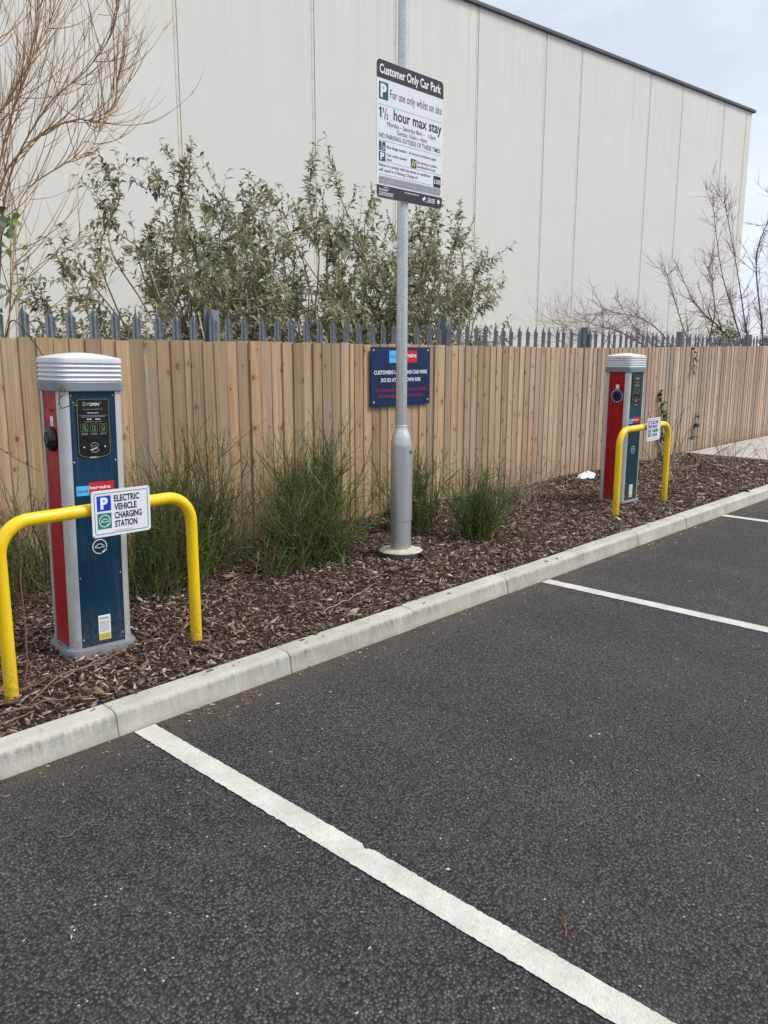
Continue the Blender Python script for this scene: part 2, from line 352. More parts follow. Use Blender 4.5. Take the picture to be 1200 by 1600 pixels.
# ------------------------------------------------------------------ flat print
_tc = {}
def text_geo(s):
    if s in _tc: return _tc[s]
    cu = bpy.data.curves.new('t', 'FONT'); cu.body = s; cu.size = 1; cu.resolution_u = 3
    return _store(s, cu)
def _store(key, cu):
    ob = bpy.data.objects.new('t', cu); COL.objects.link(ob)
    me = bpy.data.meshes.new_from_object(ob)
    v = [(q.co.x, q.co.y) for q in me.vertices]; f = [tuple(p_.vertices) for p_ in me.polygons]
    bpy.data.objects.remove(ob); bpy.data.meshes.remove(me); bpy.data.curves.remove(cu)
    _tc[key] = (v, f); return _tc[key]
def text_bold(s, off):
    key = (s, off)
    if key in _tc: return _tc[key]
    cu = bpy.data.curves.new('t', 'FONT'); cu.body = s; cu.size = 1; cu.resolution_u = 3; cu.offset = off
    return _store(key, cu)
CAPH = max(y for x, y in text_geo('H')[0])
class Print:
    """flat print on a panel: u to the right, v up; d = height above the panel face"""
    def __init__(s, place): s.place = place; s.parts = {}
    k = 0
    def b(s, name, mat, one=False):
        if one: s.k += 1
        return s.parts.setdefault((name, mat, s.k if one else 0), MB())
    def poly(s, name, mat, pts, d, one=True): s.b(name, mat, one).add([s.place(u, v, d) for u, v in pts], [tuple(range(len(pts)))])
    def rect(s, name, mat, u0, v0, u1, v1, d, r=0, one=True):
        if r: pts = [(x, y) for x, y, z in rrect(u1-u0, v1-v0, r, 0, 5, (u0+u1)/2, (v0+v1)/2)]
        else: pts = [(u0, v0), (u1, v0), (u1, v1), (u0, v1)]
        s.poly(name, mat, pts, d, one)
    def frame(s, name, mat, u0, v0, u1, v1, w, d, r=.004):
        o = [(x, y) for x, y, z in rrect(u1-u0, v1-v0, r, 0, 5, (u0+u1)/2, (v0+v1)/2)]
        i = [(x, y) for x, y, z in rrect(u1-u0-2*w, v1-v0-2*w, max(.0005, r-w), 0, 5, (u0+u1)/2, (v0+v1)/2)]
        n = len(o); s.b(name, mat, True).add([s.place(u, v, d) for u, v in o+i], [(k, (k+1) % n, n+(k+1) % n, n+k) for k in range(n)])
    def stroke(s, name, mat, pts, w, d, closed=False):
        n = len(pts); P = [V((x, y)) for x, y in pts]; L = []; R_ = []
        for k in range(n):
            a = P[(k-1) % n] if (closed or k > 0) else P[k]; c = P[(k+1) % n] if (closed or k < n-1) else P[k]
            t = c-a; t = t.normalized() if t.length > 0 else V((1, 0)); nn = V((-t.y, t.x))*w/2
            L.append(P[k]+nn); R_.append(P[k]-nn)
        vv = [s.place(q.x, q.y, d) for q in L+R_]; fs = [(k, n+k, n+(k+1) % n, (k+1) % n) for k in range(n if closed else n-1)]
        s.b(name, mat).add(vv, fs)
    def text(s, name, mat, body, u, v, cap, d, width=None, align='l', bold=0.):
        vv, ff = text_bold(body, bold) if bold else text_geo(body)
        if not vv: return
        sy = cap/CAPH; x0 = min(q[0] for q in vv); x1 = max(q[0] for q in vv); sx = width/(x1-x0) if width else sy
        W = (x1-x0)*sx; o = {'l': 0, 'c': -W/2, 'r': -W}[align]
        s.b(name, mat, True).add([s.place(u+o+(q[0]-x0)*sx, v+q[1]*sy, d) for q in vv], ff)
    def tiny(s, name, mat, u0, u1, v, cap, d, seed=0):
        """a line of print too small to read: a broken row of word-length marks"""
        rr = random.Random(seed); u = u0; name = 'small_print'
        while u < u1:
            w = rr.uniform(1.2, 4.5)*cap; w = min(w, u1-u)
            s.rect(name, mat, u, v, u+w, v+cap*rr.uniform(.7, 1), d, 0, False); u += w+cap*.6
    def finish(s, parent):
        for (name, mat, _), mb in s.parts.items():
            o = mb.build(name, mat, parent)
            if name in ('small_print', 'disc_dots'): o['kind'] = 'stuff'
def ev_emblem(P, name, mat, cu, cv, r, d):
    w = r*.13
    arc = [(cu+r*math.cos(math.radians(a)), cv+r*math.sin(math.radians(a))) for a in range(-15, 291, 9)]
    P.stroke(name, mat, arc, w, d)
    car = [(-.62, -.18), (-.66, .02), (-.45, .14), (-.2, .34), (.22, .36), (.45, .16), (.62, .1), (.64, -.14), (.5, -.2)]
    P.stroke(name, mat, [(cu+r*x, cv+r*y) for x, y in car], w*.8, d)
    for cx in (-.4, .3):
        P.stroke(name, mat, [(cu+r*(cx+.14*math.cos(math.radians(a))), cv+r*(-.2+.14*math.sin(math.radians(a)))) for a in range(0, 181, 20)], w*.7, d)
    P.stroke(name, mat, [(cu-.26*r, cv-.2*r), (cu+.16*r, cv-.2*r)], w*.7, d)
    P.stroke(name, mat, [(cu+.35*r, cv-.92*r), (cu+.55*r, cv-.75*r), (cu+.72*r, cv-.62*r)], w*1.9, d)
    P.stroke(name, mat, [(cu+.68*r, cv-.5*r), (cu+.95*r, cv-.36*r)], w*.7, d); P.stroke(name, mat, [(cu+.8*r, cv-.68*r), (cu+1.05*r, cv-.52*r)], w*.7, d)

# ================================================================== SETTING
def hfield(name, xs, ys, zf, mat, kind='structure', smooth=True):
    v = [(x, y, zf(x, y)) for y in ys for x in xs]; nx = len(xs)
    f = [(j*nx+i, j*nx+i+1, (j+1)*nx+i+1, (j+1)*nx+i) for j in range(len(ys)-1) for i in range(nx-1)]
    return tag(link(name, mesh_from(name, v, f, None, smooth), mat), kind=kind)
hfield('ground', [-600, -60, 0, 60, 900], [-600, -60, 0, 60, 900], lambda x, y: -.012, 'ground')
hfield('car_park', [-40, 0, 40, 90], [-40, -10, 0, 2.89], lambda x, y: 0., 'asphalt')
hfield('embankment', list(np.linspace(-8, 40, 60)), list(np.linspace(5.0, 24, 30)), lambda x, y: .05+.03*math.sin(x*3.1)*math.cos(y*2.3), 'ground')
hm = MB()
hp = [(i*30-300, 14*math.exp(-((i-26)/9)**2)+6+2.2*math.sin(i*.9)+1.5*math.sin(i*.37)) for i in range(60)]
for (x, z) in hp: hm.v += [(x+300, 640-.35*x, -2), (x+300, 700-.35*x, z), (x+300, 800-.35*x, -2)]
for i in range(59):
    for j in range(2): hm.f.append((i*3+j, i*3+3+j, i*3+4+j, i*3+1+j))
tag(hm.build('hill', 'hill', smooth=True), kind='structure')

# bay markings (sheets 4 mm above the asphalt, worn edges)
def bay_line(x0, x1, y0, y1, seed, label, notch=None):
    r = random.Random(seed); ys = np.arange(y0, y1, .007); v = []; f = []
    jl = jr = 0
    for i, y in enumerate(ys):
        jl = .3*jl+r.gauss(0, .0011); jr = .3*jr+r.gauss(0, .0011)
        a = x0+jl; b = x1+jr
        if notch and abs(y-notch) < .025: b -= .012*(1-abs(y-notch)/.025)+.003*r.random()
        v += [(a, y, .004), (b, y, .004)]
        if i: f.append((2*i-2, 2*i-1, 2*i+1, 2*i))
    tag(link('bay_marking', mesh_from('bay_marking', v, f), 'line'), label, 'road marking', 'painted bay lines', 'structure')
bay_line(1.549, 1.646, -3, 2.868, 1, 'worn white bay line in the foreground', 1.62)
bay_line(4.605, 4.702, -3, 2.872, 2, 'white bay line in the middle distance')
bay_line(7.745, 7.842, -3, 2.874, 3, 'farthest white bay line near the right charger')
bay_line(10.87, 10.965, -3, 2.874, 4, 'white bay line beyond the picture')

# kerb of precast stones
kerb = tag(empty('kerb'), kind='structure')
prof = [(2.871, -.03), (2.8905, .083), (2.893, .088), (2.899, .094), (2.914, .1025), (2.922, .1045), (2.994, .108), (3.0, .104), (3.0, -.03)]
def kerb_stone(x0, x1, dz, dy):
    mb = MB(); c = .0025; rings = []
    for x, ins in ((x0, c), (x0+c, 0), (x1-c, 0), (x1, c)):
        ring = []
        for (y, z) in prof:
            yy = y+(ins if y < 2.95 else -ins); zz = z-(ins if z > .02 else 0); ring.append((x, yy, zz))
        rings.append(ring)
    mb.loft(rings); mb.f = [tuple(reversed(q)) for q in mb.f]
    o = mb.build('kerb_stone', 'kerb', kerb); o.location = (0, dy, dz); return o
J0 = 1.489; edges = [J0-2*.915-.4, J0-2*.915, J0-.915, 1.015]+[J0+.915*k for k in range(0, 21)]
for a, b in zip(edges[:-1], edges[1:]): kerb_stone(a+.0015, b-.0015, random.uniform(-.002, .003), random.uniform(-.003, .003)+.0022*(max(0, min(a, 3.4))-1.4) if a < 40 else 0)

# planting bed
from mathutils import noise as mn
def bed_z(x, y):
    z = .094+.022*mn.noise(V((x*1.3, y*1.3, 0)))+.012*mn.noise(V((x*5, y*5, 3)))
    z += .012*max(0, min(1, (y-3.1)/.8))
    return min(z, .098) if y < 3.05 else z
hfield('planting_bed', list(np.arange(-.6, 11.41, .05)), list(np.arange(2.985, 4.99, .05))+[5.02], bed_z, 'soil')

# bark mulch
def chips(name, n, xr, yr, size, seed, pal, zoff=(.0, .022), tilt=.42, mat='chips', dens=None, flat=.09, zf=bed_z):
    g = np.random.default_rng(seed)
    # templates: bent splinters (top outline of 6 pts, thickness)
    T = []
    for k in range(10):
        L = 1; w = g.uniform(.09, .33); o = np.array([(-.5, g.uniform(-.3, .3)*w), (-.25+g.uniform(-.1, .1), .5*w), (.2+g.uniform(-.1, .1), .5*w*g.uniform(.6, 1.1)), (.5, g.uniform(-.3, .3)*w), (.22+g.uniform(-.1, .1), -.5*w), (-.22+g.uniform(-.1, .1), -.5*w*g.uniform(.6, 1.1))])
        bend = g.uniform(-.12, .22); tw = g.uniform(-.2, .2)
        z = bend*(.25-o[:, 0]**2)*2+tw*o[:, 0]*o[:, 1]*2
        top = np.c_[o, z+flat*.5]; bot = np.c_[o*.92, z-flat*.5]; T.append(np.r_[top, bot])
    tf = [(0, 1, 4+1, ), ]
    faces = [(0, 1, 5), (1, 4, 5), (1, 2, 4), (2, 3, 4)]+[(i, i+6, (i+1) % 6+6, (i+1) % 6) for i in range(6)]
    x = g.uniform(*xr, n*3); y = g.uniform(*yr, n*3)
    if dens is not None:
        keep = g.random(n*3) < dens(x, y); x, y = x[keep], y[keep]
    x, y = x[:n], y[:n]; n = len(x)
    s = np.exp(g.normal(math.log(size), .45, n)); rz = g.uniform(0, 2*PI, n); rx = g.normal(0, tilt, n); ry = g.normal(0, tilt*.8, n)
    zz = np.array([zf(a, b) for a, b in zip(x, y)])+g.uniform(*zoff, n)
    ti = g.integers(0, 10, n); TT = np.array(T)[ti]*s[:, None, None]
    cx, sx, cy, sy, cz, sz = np.cos(rx), np.sin(rx), np.cos(ry), np.sin(ry), np.cos(rz), np.sin(rz)
    X, Y, Z = TT[..., 0], TT[..., 1], TT[..., 2]
    Y, Z = Y*cx[:, None]-Z*sx[:, None], Y*sx[:, None]+Z*cx[:, None]
    X, Z = X*cy[:, None]+Z*sy[:, None], -X*sy[:, None]+Z*cy[:, None]
    X, Y = X*cz[:, None]-Y*sz[:, None], X*sz[:, None]+Y*cz[:, None]
    v = np.stack([X+x[:, None], Y+y[:, None], Z+zz[:, None]], -1).reshape(-1, 3)
    pal = np.array(pal); w = pal[:, 3]/pal[:, 3].sum(); ci = g.choice(len(pal), n, p=w)
    c = pal[ci, :3]*g.uniform(.65, 1.35, (n, 1)); c = np.repeat(c, 12, 0)
    tri = []
    fa = []
    loops = []; starts = []; tot = []
    base = np.arange(n)*12
    L_ = []
    for fc in faces: L_.append(np.array(fc))
    per = np.concatenate(L_); lens = [len(q) for q in L_]
    loops = (base[:, None]+per[None, :]).ravel(); ll = np.tile(lens, n); st = np.r_[0, np.cumsum(ll)[:-1]]
    me = bpy.data.meshes.new(name); me.vertices.add(len(v)); me.vertices.foreach_set('co', v.astype(np.float32).ravel())
    me.loops.add(len(loops)); me.loops.foreach_set('vertex_index', loops.astype(np.int32))
    me.polygons.add(len(ll)); me.polygons.foreach_set('loop_start', st.astype(np.int32))
    me.update(calc_edges=True)
    a = me.color_attributes.new('Col', 'FLOAT_COLOR', 'POINT'); a.data.foreach_set('color', np.c_[c, np.ones(len(c))].astype(np.float32).ravel())
    return link(name, me, mat)
BARK = [(.095, .056, .042, 4), (.165, .103, .078, 4), (.27, .185, .148, 3.2), (.40, .325, .28, 2.3), (.05, .034, .028, 2.4), (.55, .48, .42, 1.), (.22, .12, .07, 1.8)]
mul = chips('bark_mulch', 54000, (.2, 7.5), (3.003, 4.95), .026, 3, BARK)
tag(mul, 'brown shredded bark mulch covering the planting bed behind the kerb', 'mulch', kind='stuff')
m2_ = chips('bark_mulch', 18000, (7.5, 11.4), (3.005, 4.95), .032, 4, BARK)
tag(m2_, 'brown bark mulch at the far end of the planting bed', 'mulch', kind='stuff')
lf = chips('fallen_leaves', 1500, (.3, 11.3), (3.0, 4.95), .05, 5, [(.22, .14, .085, 3), (.30, .21, .14, 2), (.16, .09, .05, 2), (.40, .30, .20, .7)], (.008, .03), .45, flat=.02)
for_w = lf; tag(lf, 'dry brown leaves and strips lying on the bark mulch', 'fallen leaves', kind='stuff')
# litter along the kerb foot and grit on the asphalt
dn = lambda x, y: np.where(y > 2.45, np.clip((y-2.45)/.42, 0, 1)**3, .0)*(.35+.65*(np.sin(x*7.3)+np.sin(x*3.1+1) > .3))
gr = chips('kerb_debris', 2600, (.2, 9.5), (2.4, 2.868), .011, 6, [(.30, .20, .11, 3), (.45, .38, .28, 2), (.14, .09, .06, 2), (.5, .48, .44, 1)], (.001, .004), .2, dens=dn, zf=lambda x, y: 0., flat=.15)
tag(gr, 'crumbs of leaf and grit collected along the kerb foot', 'debris', kind='stuff')
kl = chips('kerb_leaf_litter', 90, (.3, 9.5), (2.925, 3.0), .016, 12, [(.22, .14, .085, 3), (.12, .075, .05, 3), (.36, .28, .2, 1)], (.0, .003), .15, zf=lambda x, y: .1055, flat=.08)
tag(kl, 'scraps of bark and leaf spilled onto the kerb top', 'debris', kind='stuff')
gr2 = chips('loose_grit', 520, (.3, 6.5), (.2, 2.6), .006, 8, [(.5, .49, .46, 3), (.3, .25, .2, 1), (.62, .6, .58, 1)], (.002, .004), .2, zf=lambda x, y: 0., flat=.4)
tag(gr2, 'pale specks of grit scattered over the asphalt', 'grit', kind='stuff')

# paving at the far end of the bed
pav = tag(empty('footpath'), kind='structure')
hb = MB(); hb.box(11.46, 2.98, -.02, 19.6, 4.88, .098); hb.build('footpath_bedding', 'soil', pav)
sl = bevbox(-.2985, -.2985, -.03, .2985, .2985, 0, .004); sl.materials.append(M['slab'])
for i in range(13):
    for j in range(3):
        o = link('paving_slab', sl, None, pav, (11.76+i*.6, 3.33+j*.6, .121+random.uniform(-.002, .002)), (0, 0, PI/2*random.randint(0, 3)))
eg = bevbox(-.025, -.4475, -.1, .025, .4475, .015, .006); eg.materials.append(M['kerb'])
for j in range(2): link('edging_stone', eg, None, pav, (11.43, 3.46+j*.9, .12))

# ================================================================== TIMBER FENCE
FY = 4.90
fence = tag(empty('timber_fence', (0, FY, 0)), 'close-boarded pale timber fence running behind the planting bed', 'fence')
def board_mesh(w, h, seed):
    t0, t1 = .012, .007; mb = MB(); x = w/2; b = .002
    sec = [(-x, -t0), (-x+b, -t0-.002), (x-b, -t1), (x, -t1+.002), (x, 0), (-x, 0)]
    mb.loft([[(a, y, z) for a, y in sec] for z in (0, h)]); return mesh_from('board', mb.v, mb.f)
bmesh_w = {}
x = 1.55; i = 0
rb = random.Random(11)
while x < 19.4:
    w = rb.choice([.1, .1, .1, .104, .106, .102]); 
    if rb.random() < .08: w = .055
    key = round(w, 3)
    if key not in bmesh_w:
        bmesh_w[key] = board_mesh(w+.012, 1.53, i); bmesh_w[key].materials.append(M['wood'])
    o = link('board', bmesh_w[key], None, fence)
    zt = 1.615-.0042*(x-2) if x < 9 else 1.5856+.012*(min(x, 15)-9)
    zb = .075+.008*math.sin(x*1.7)
    o.location = (x+w/2, rb.uniform(-.003, .003), zb+rb.uniform(-.004, .004)); o.rotation_euler = (rb.gauss(0, .0015), rb.gauss(0, .0022), .022+rb.gauss(0, .006))
    o.scale = (1, 1, (zt-zb+rb.uniform(-.004, .004))/1.53)
    g_ = min(1, max(0, (x-3.2)/7)); g_ = g_*.8+rb.uniform(-.12, .2); g_ = max(0, min(1, g_)); br = rb.choice((rb.uniform(.66, .88), rb.uniform(.84, 1.06), rb.uniform(.92, 1.14)))*(.93+.09*min(1, max(0, (x-2)/5)))
    wr = rb.uniform(-.06, .06); o.color = (br*(.97-.0*g_+wr), br*(.925+.115*g_), br*(.84+.40*g_-wr), 1)
    x += w+rb.uniform(0, .002); i += 1
for z in (.3, .85, 1.4):
    mb = MB(); mb.box(1.5, .004, z-.04, 19.4, .05, z+.04); mb.build('rail', 'wood', fence)
for k in range(7):
    mb = MB(); mb.box(-.05, .052, 0, .05, .15, 1.5); mb.build('fence_post', 'wood', fence, loc=(1.7+2.7*k, 0, 0))

# ================================================================== PALISADE FENCE
PY = 5.25
pal = tag(empty('palisade_fence', (0, PY, 0)), 'grey galvanised steel palisade fence showing above the timber fence', 'fence')
def pale_mesh():
    mb = MB(); W = .034; prof = [(-W, -.006), (-W*.62, .004), (-W*.25, .004), (0, -.011), (W*.25, .004), (W*.62, .004), (W, -.006)]
    top = [1.755, 1.772, 1.785, 1.828, 1.785, 1.772, 1.755]
    t = .003; rows = []
    n = len(prof)
    fr_ = [(x_, y_, .1) for x_, y_ in prof]; fm_ = [(x_, y_, 1.66) for x_, y_ in prof]; ft_ = [(x_*1.0, y_-(.006 if k in (0, 6) else .0), z_) for k, ((x_, y_), z_) in enumerate(zip(prof, top))]
    front = [fr_, fm_, ft_]
    k0 = 0
    for dy in (0, t):
        for r in front: mb.v += [(a, b+dy, c) for a, b, c in r]
    for i in range(2):
        for j in range(n-1):
            mb.f.append((i*n+j, i*n+j+1, (i+1)*n+j+1, (i+1)*n+j)); q = 3*n
            mb.f.append((q+(i+1)*n+j, q+(i+1)*n+j+1, q+i*n+j+1, q+i*n+j))
    q = 3*n
    for j in range(n-1): mb.f.append((2*n+j, 2*n+j+1, q+2*n+j+1, q+2*n+j))
    for i in range(2):
        mb.f.append((i*n, (i+1)*n, q+(i+1)*n, q+i*n)); mb.f.append((i*n+n-1, q+i*n+n-1, q+(i+1)*n+n-1, (i+1)*n+n-1))
    me = mesh_from('pale', mb.v, mb.f); me.materials.append(M['galv_fence']); return me
pm = pale_mesh(); posts = [.92+2.8*k for k in range(7)]
x = 1.94-.1575*2
while x < 19.4:
    if min(abs(x-q) for q in posts) > .0:
        o = link('pale', pm, None, pal, (x, rb.uniform(-.002, .002), rb.uniform(-.008, .006)), (rb.gauss(0, .004), rb.gauss(0, .006), rb.gauss(0, .02)))
    x += .1575
mb = MB()
b_, d_ = .036, .05
sec = [(-b_, -d_), (b_, -d_), (b_, -d_+.008), (.006, -d_+.008), (.006, d_-.008), (b_, d_-.008), (b_, d_), (-b_, d_), (-b_, d_-.008), (-.006, d_-.008), (-.006, -d_+.008), (-b_, -d_+.008)]
mb.loft([[(a, b, z) for a, b in sec] for z in (.0, 1.845)]); pme = mesh_from('fence_post', mb.v, mb.f); pme.materials.append(M['galv_fence'])
for q in posts[1:]: link('fence_post', pme, None, pal, (q, .07 if False else .062, 0))
for z in (.45, 1.5):
    mb = MB(); mb.box(1.6, .006, z-.025, 19.4, .012, z+.025); mb.build('rail', 'galv_fence', pal)

# ================================================================== WAREHOUSE
WA = V((13.468, 10.202, 0)); wd = V((.99295, -.11855, 0)); WROT = math.atan2(wd.y, wd.x)
bld = tag(empty('warehouse', WA, (0, 0, WROT)), 'large windowless off-white warehouse clad in tall wall panels', 'building')
jt = [-21.5, -19.3, -17.2, -15.0, -12.9, -10.9, -8.75, -6.28, -3.87, -2.13, -.07, 1.93, 3.10, 5.71, 7.10, 9.11, 10.27, 10.60]
ZR = 7.9
for a, b in zip(jt[:-1], jt[1:]):
    link('wall_panel', bevbox(a+.031, 0, 0, b-.031, .12, ZR, .004), 'wall', bld)
for a in jt[1:-1]:
    link('joint_strip', bevbox(a-.024, .006, 0, a+.024, .05, ZR-.002, .003), 'joint', bld)
mb = MB(); mb.box(-21.4, .020, 0, 10.56, .3, ZR-.01); mb.build('backing_wall', 'joint', bld)
mb = MB(); mb.box(10.34, .125, 0, 10.599, 14, ZR); mb.build('end_wall', 'wall', bld)
mb = MB(); mb.loft([[(-21.6, y, z) for y, z in ((-.05, 7.895), (-.06, 7.905), (-.06, 7.955), (-.04, 7.975), (.2, 8.0), (.2, 7.9))], [(10.67, y, z) for y, z in ((-.05, 7.895), (-.06, 7.905), (-.06, 7.955), (-.04, 7.975), (.2, 8.0), (.2, 7.9))]])
mb.build('roof_edge', 'flash', bld)
mb = MB(); mb.box(-21.4, .205, 7.901, 10.6, 14, 7.99); mb.build('roof', 'roof', bld)

# ================================================================== EV CHARGERS
def charger(loc, rz, tilt, panel, label, socket):
    root = tag(empty('ev_charger', loc, (tilt[0], tilt[1], rz)), label, 'ev charger', 'ev chargers in the planting bed')
    A, B = .304, .262
    def L(rings, name, mat, sharp=30, parent=root): mb = MB(); mb.loft(rings); return mb.build(name, mat, parent, True, sharp)
    L([rrect(.356, .314, .075, -.03), rrect(.356, .314, .075, .022), rrect(.346, .304, .07, .032), rrect(.330, .288, .06, .036)], 'base', 'greyp')
    mb = MB(); mb.box(-A/2+.02, -B/2+.02, .03, A/2-.02, B/2-.02, 1.26); mb.build('core', 'blackm', root)
    # corner posts: rounded aluminium extrusions
    full = rrect(A, B, .042, 0, 8); n9 = 9
    for q, (sx, sy) in enumerate(((1, 1), (-1, 1), (-1, -1), (1, -1))):
        arc = [(x_, y_) for x_, y_, _ in full[q*n9:(q+1)*n9]]
        fx = sx*(.1085); fy = -.098 if sy < 0 else .078
        sec = [(sx*A/2, fy), ] if False else []
        if sx*sy > 0: sec = [(sx*A/2, fy)]+arc+[(fx, sy*B/2), (fx, sy*(B/2-.03)), (sx*(A/2-.03), fy)]
        else: sec = [(fx, sy*B/2)]+arc+[(sx*A/2, fy), (sx*(A/2-.03), fy), (fx, sy*(B/2-.03))]
        L([[(a, b, z) for a, b in sec] for z in (.034, 1.262)], 'corner_post', 'alu', 25)
    fp = link('front_panel', bevbox(-.107, -B/2+.004, .038, .107, -B/2+.016, 1.26, .0015), panel, root)
    link('back_panel', bevbox(-.107, B/2-.016, .038, .107, B/2-.004, 1.26, .0015), panel, root)
    ls = link('side_panel', bevbox(-A/2+.006, -.0965, .038, -A/2+.018, .0765, 1.26, .0015), 'red', root)
    link('side_panel', bevbox(A/2-.018, -.0965, .038, A/2-.006, .0765, 1.26, .0015), 'red', root)
    L([rrect(.326, .284, .054, 1.254), rrect(.330, .288, .055, 1.257), rrect(.330, .288, .055, 1.293), rrect(.324, .282, .053, 1.298)], 'collar', 'greyp')
    rings = [rrect(.312, .27, .054, 1.297, 8)]
    for k in range(4):
        z0 = 1.299+k*.0205
        rings += [rrect(.326, .284, .056, z0+.003, 8), rrect(.326, .284, .056, z0+.0055, 8), rrect(.306, .264, .05, z0+.0175, 8), rrect(.306, .264, .05, z0+.0205, 8)]
    L(rings, 'louvred_hood', 'capp', 20)
    zc = 1.380
    cap = [rrect(.314, .272, .054, zc, 8), rrect(.326, .284, .058, zc+.002, 8), rrect(.326, .284, .058, zc+.018, 8), rrect(.323, .281, .056, zc+.0235, 8)]
    for t in (.86, .7, .5, .3, .12): cap.append(rrect(.323*t, .281*t, .056*t, zc+.0235+.026*(1-t**1.8), 8))
    L(cap, 'cap', 'capp', 26)
    # front print
    y0 = -B/2+.004
    P = Print(lambda u, v, d: (u, y0-d, v))
    pu, pv0, pv1 = .079, .945, 1.222
    def plaque(ins):
        pts = [(-pu+ins, pv1-.012-ins), (-pu+ins+.003, pv1-.003-ins), (-pu+ins+.012, pv1-ins)]
        pts = [(pu-.012-ins, pv1-ins), (pu-ins-.003, pv1-.003-ins), (pu-ins, pv1-.012-ins), (pu-ins, pv0+.022+ins), (pu-ins-.006, pv0+.014+ins)]
        pts += [(a, pv0+ins+.010*(abs(a)/.07)**2) for a in (.055, .03, 0, -.03, -.055)]+[(-pu+ins+.006, pv0+.014+ins), (-pu+ins, pv0+.022+ins), (-pu+ins, pv1-.012-ins), (-pu+ins+.003, pv1-.003-ins), (-pu+ins+.012, pv1-ins)]
        return pts
    pq = MB(); o_ = plaque(0); k = len(o_)
    pq.v = [(u, y0-.004, v) for u, v in o_]+[(u, y0+.001, v) for u, v in o_]; pq.f = [tuple(reversed(range(k)))]+[(i, (i+1) % k, k+(i+1) % k, k+i) for i in range(k)]
    pq.build('display_plaque', 'black', fp)
    P.stroke('plaque_outline', 'dgreen', plaque(.004), .0028, .0046, True)
    P.text('lettering', 'greenp', 'EV', -.047, 1.188, .016, .0048, .028, 'l', .01)
    P.text('lettering', 'whitep', 'OPEN', -.017, 1.188, .0125, .0048, .046, 'l', .012)
    for r_ in (.004, .008): P.stroke('lettering', 'greenp', [(.032+r_*math.cos(math.radians(a)), 1.198+r_*math.sin(math.radians(a))) for a in range(0, 91, 15)], .0014, .0048)
    P.tiny('lettering', 'greyprint', -.05, .045, 1.171, .0025, .0048, 1)
    P.text('lettering', 'whitep', 'EVconnect', -.026, 1.153, .006, .0048, .05, 'l', .01)
    for k, (a, b, v) in enumerate(((-.066, .066, 1.142), (-.054, .056, 1.136))): P.tiny('lettering', 'greyprint', a, b, v, .0026, .0048, 5+k)
    P.tiny('lettering', 'whitep', -.03, -.008, 1.124, .005, .0048, 8); P.tiny('lettering', 'whitep', .008, .032, 1.124, .005, .0048, 9)
    P.tiny('lettering', 'greyprint', -.042, .042, 1.114, .0024, .0048, 10)
    for k, cx in enumerate((-.045, 0, .045)):
        P.frame('pictogram', 'dgreen', cx-.0175, 1.068, cx+.0175, 1.106, .0016, .0048, .003)
        P.frame('pictogram', 'greenp', cx-.007, 1.074, cx+.006, 1.099, .0016, .005, .002)
        P.stroke('pictogram', 'greenp', [(cx-.002+.004*k, 1.09), (cx+.011-.005*k, 1.078), (cx+.013-.006*k, 1.072)], .0022, .005)
        P.tiny('lettering', 'greyprint', cx-.014, cx+.014, 1.06, .0025, .0048, 20+k); P.tiny('lettering', 'greyprint', cx-.016, cx+.016, 1.055, .0022, .0048, 30+k)
    for r_ in (.0235, .0215):
        P.stroke('pictogram', 'greyprint', [(r_*math.cos(math.radians(a)), .995+r_*math.sin(math.radians(a))) for a in range(25, 156, 10)], .0015, .0048)
        P.stroke('pictogram', 'greyprint', [(r_*math.cos(math.radians(a)), .995+r_*math.sin(math.radians(a))) for a in range(205, 336, 10)], .0015, .0048)
    P.frame('pictogram', 'greyprint', -.013, .988, .014, 1.004, .0018, .0048, .003); P.stroke('pictogram', 'whitep', [(-.021, .985), (-.006, .986), (.004, .993), (.013, .994)], .003, .005)
    for cx in (-.05, .05): P.poly('screw', 'whitep', [(cx+.0035*math.cos(a), .998+.0035*math.sin(a)) for a in np.linspace(0, 2*PI, 9)[:-1]], .005)
    P.text('lettering', 'whitep', 'ROLEC', -.024, .9465, .0062, .0048, .03, 'l', .02); P.text('lettering', 'greenp', 'EV', .008, .9465, .0062, .0048, .014, 'l', .01)
    # shop sticker
    P.rect('sticker', 'cyan', -.096, .772, -.036, .818, .0012); P.rect('sticker', 'redp', -.036, .780, .087, .832, .0012)
    P.text('lettering', 'bluetext', 'home', -.090, .788, .015, .0022, .05, 'l'); P.text('lettering', 'whitep', 'bargains', -.032, .800, .0155, .0022, .10, 'l', .02)
    ev_emblem(P, 'emblem', 'whitep', .002, .522, .034, .0014)
    P.rect('sticker', 'whitep', -.022, .058, .038, .182, .0012); P.rect('sticker', 'yelprint', -.022, .058, .038, .092, .0018)
    P.text('lettering', 'blackm', 'ROLEC', -.015, .163, .008, .0022, .045, 'l', .015)
    for k in range(9): P.tiny('lettering', 'greyprint', -.016, .032, .15-k*.0062, .003, .0022, 40+k)
    for k in range(4): P.tiny('lettering', 'greyprint', -.016, .032, .084-k*.006, .003, .0028, 60+k)
    P.finish(fp)
    for (u, v) in ((-.099, 1.235), (.099, 1.235), (-.099, .93), (.099, .93), (-.099, .38), (.099, .38), (-.099, .075), (.099, .075)):
        mb = MB(); mb.loft([[(u+r_*math.cos(a), y_, v+r_*math.sin(a)) for a in np.linspace(0, 2*PI, 11)[:-1]] for r_, y_ in ((.0034, y0+.001), (.0034, y0-.0016), (.002, y0-.0024))])
        mb.build('screw', 'bolt', fp)
    # side fittings on the red side facing -x
    x0 = -A/2+.006
    Q = Print(lambda u, v, d: (x0-d, -u, v))
    Q.rect('sticker', 'whitep', -.004, 1.093, .03, 1.137, .0012)
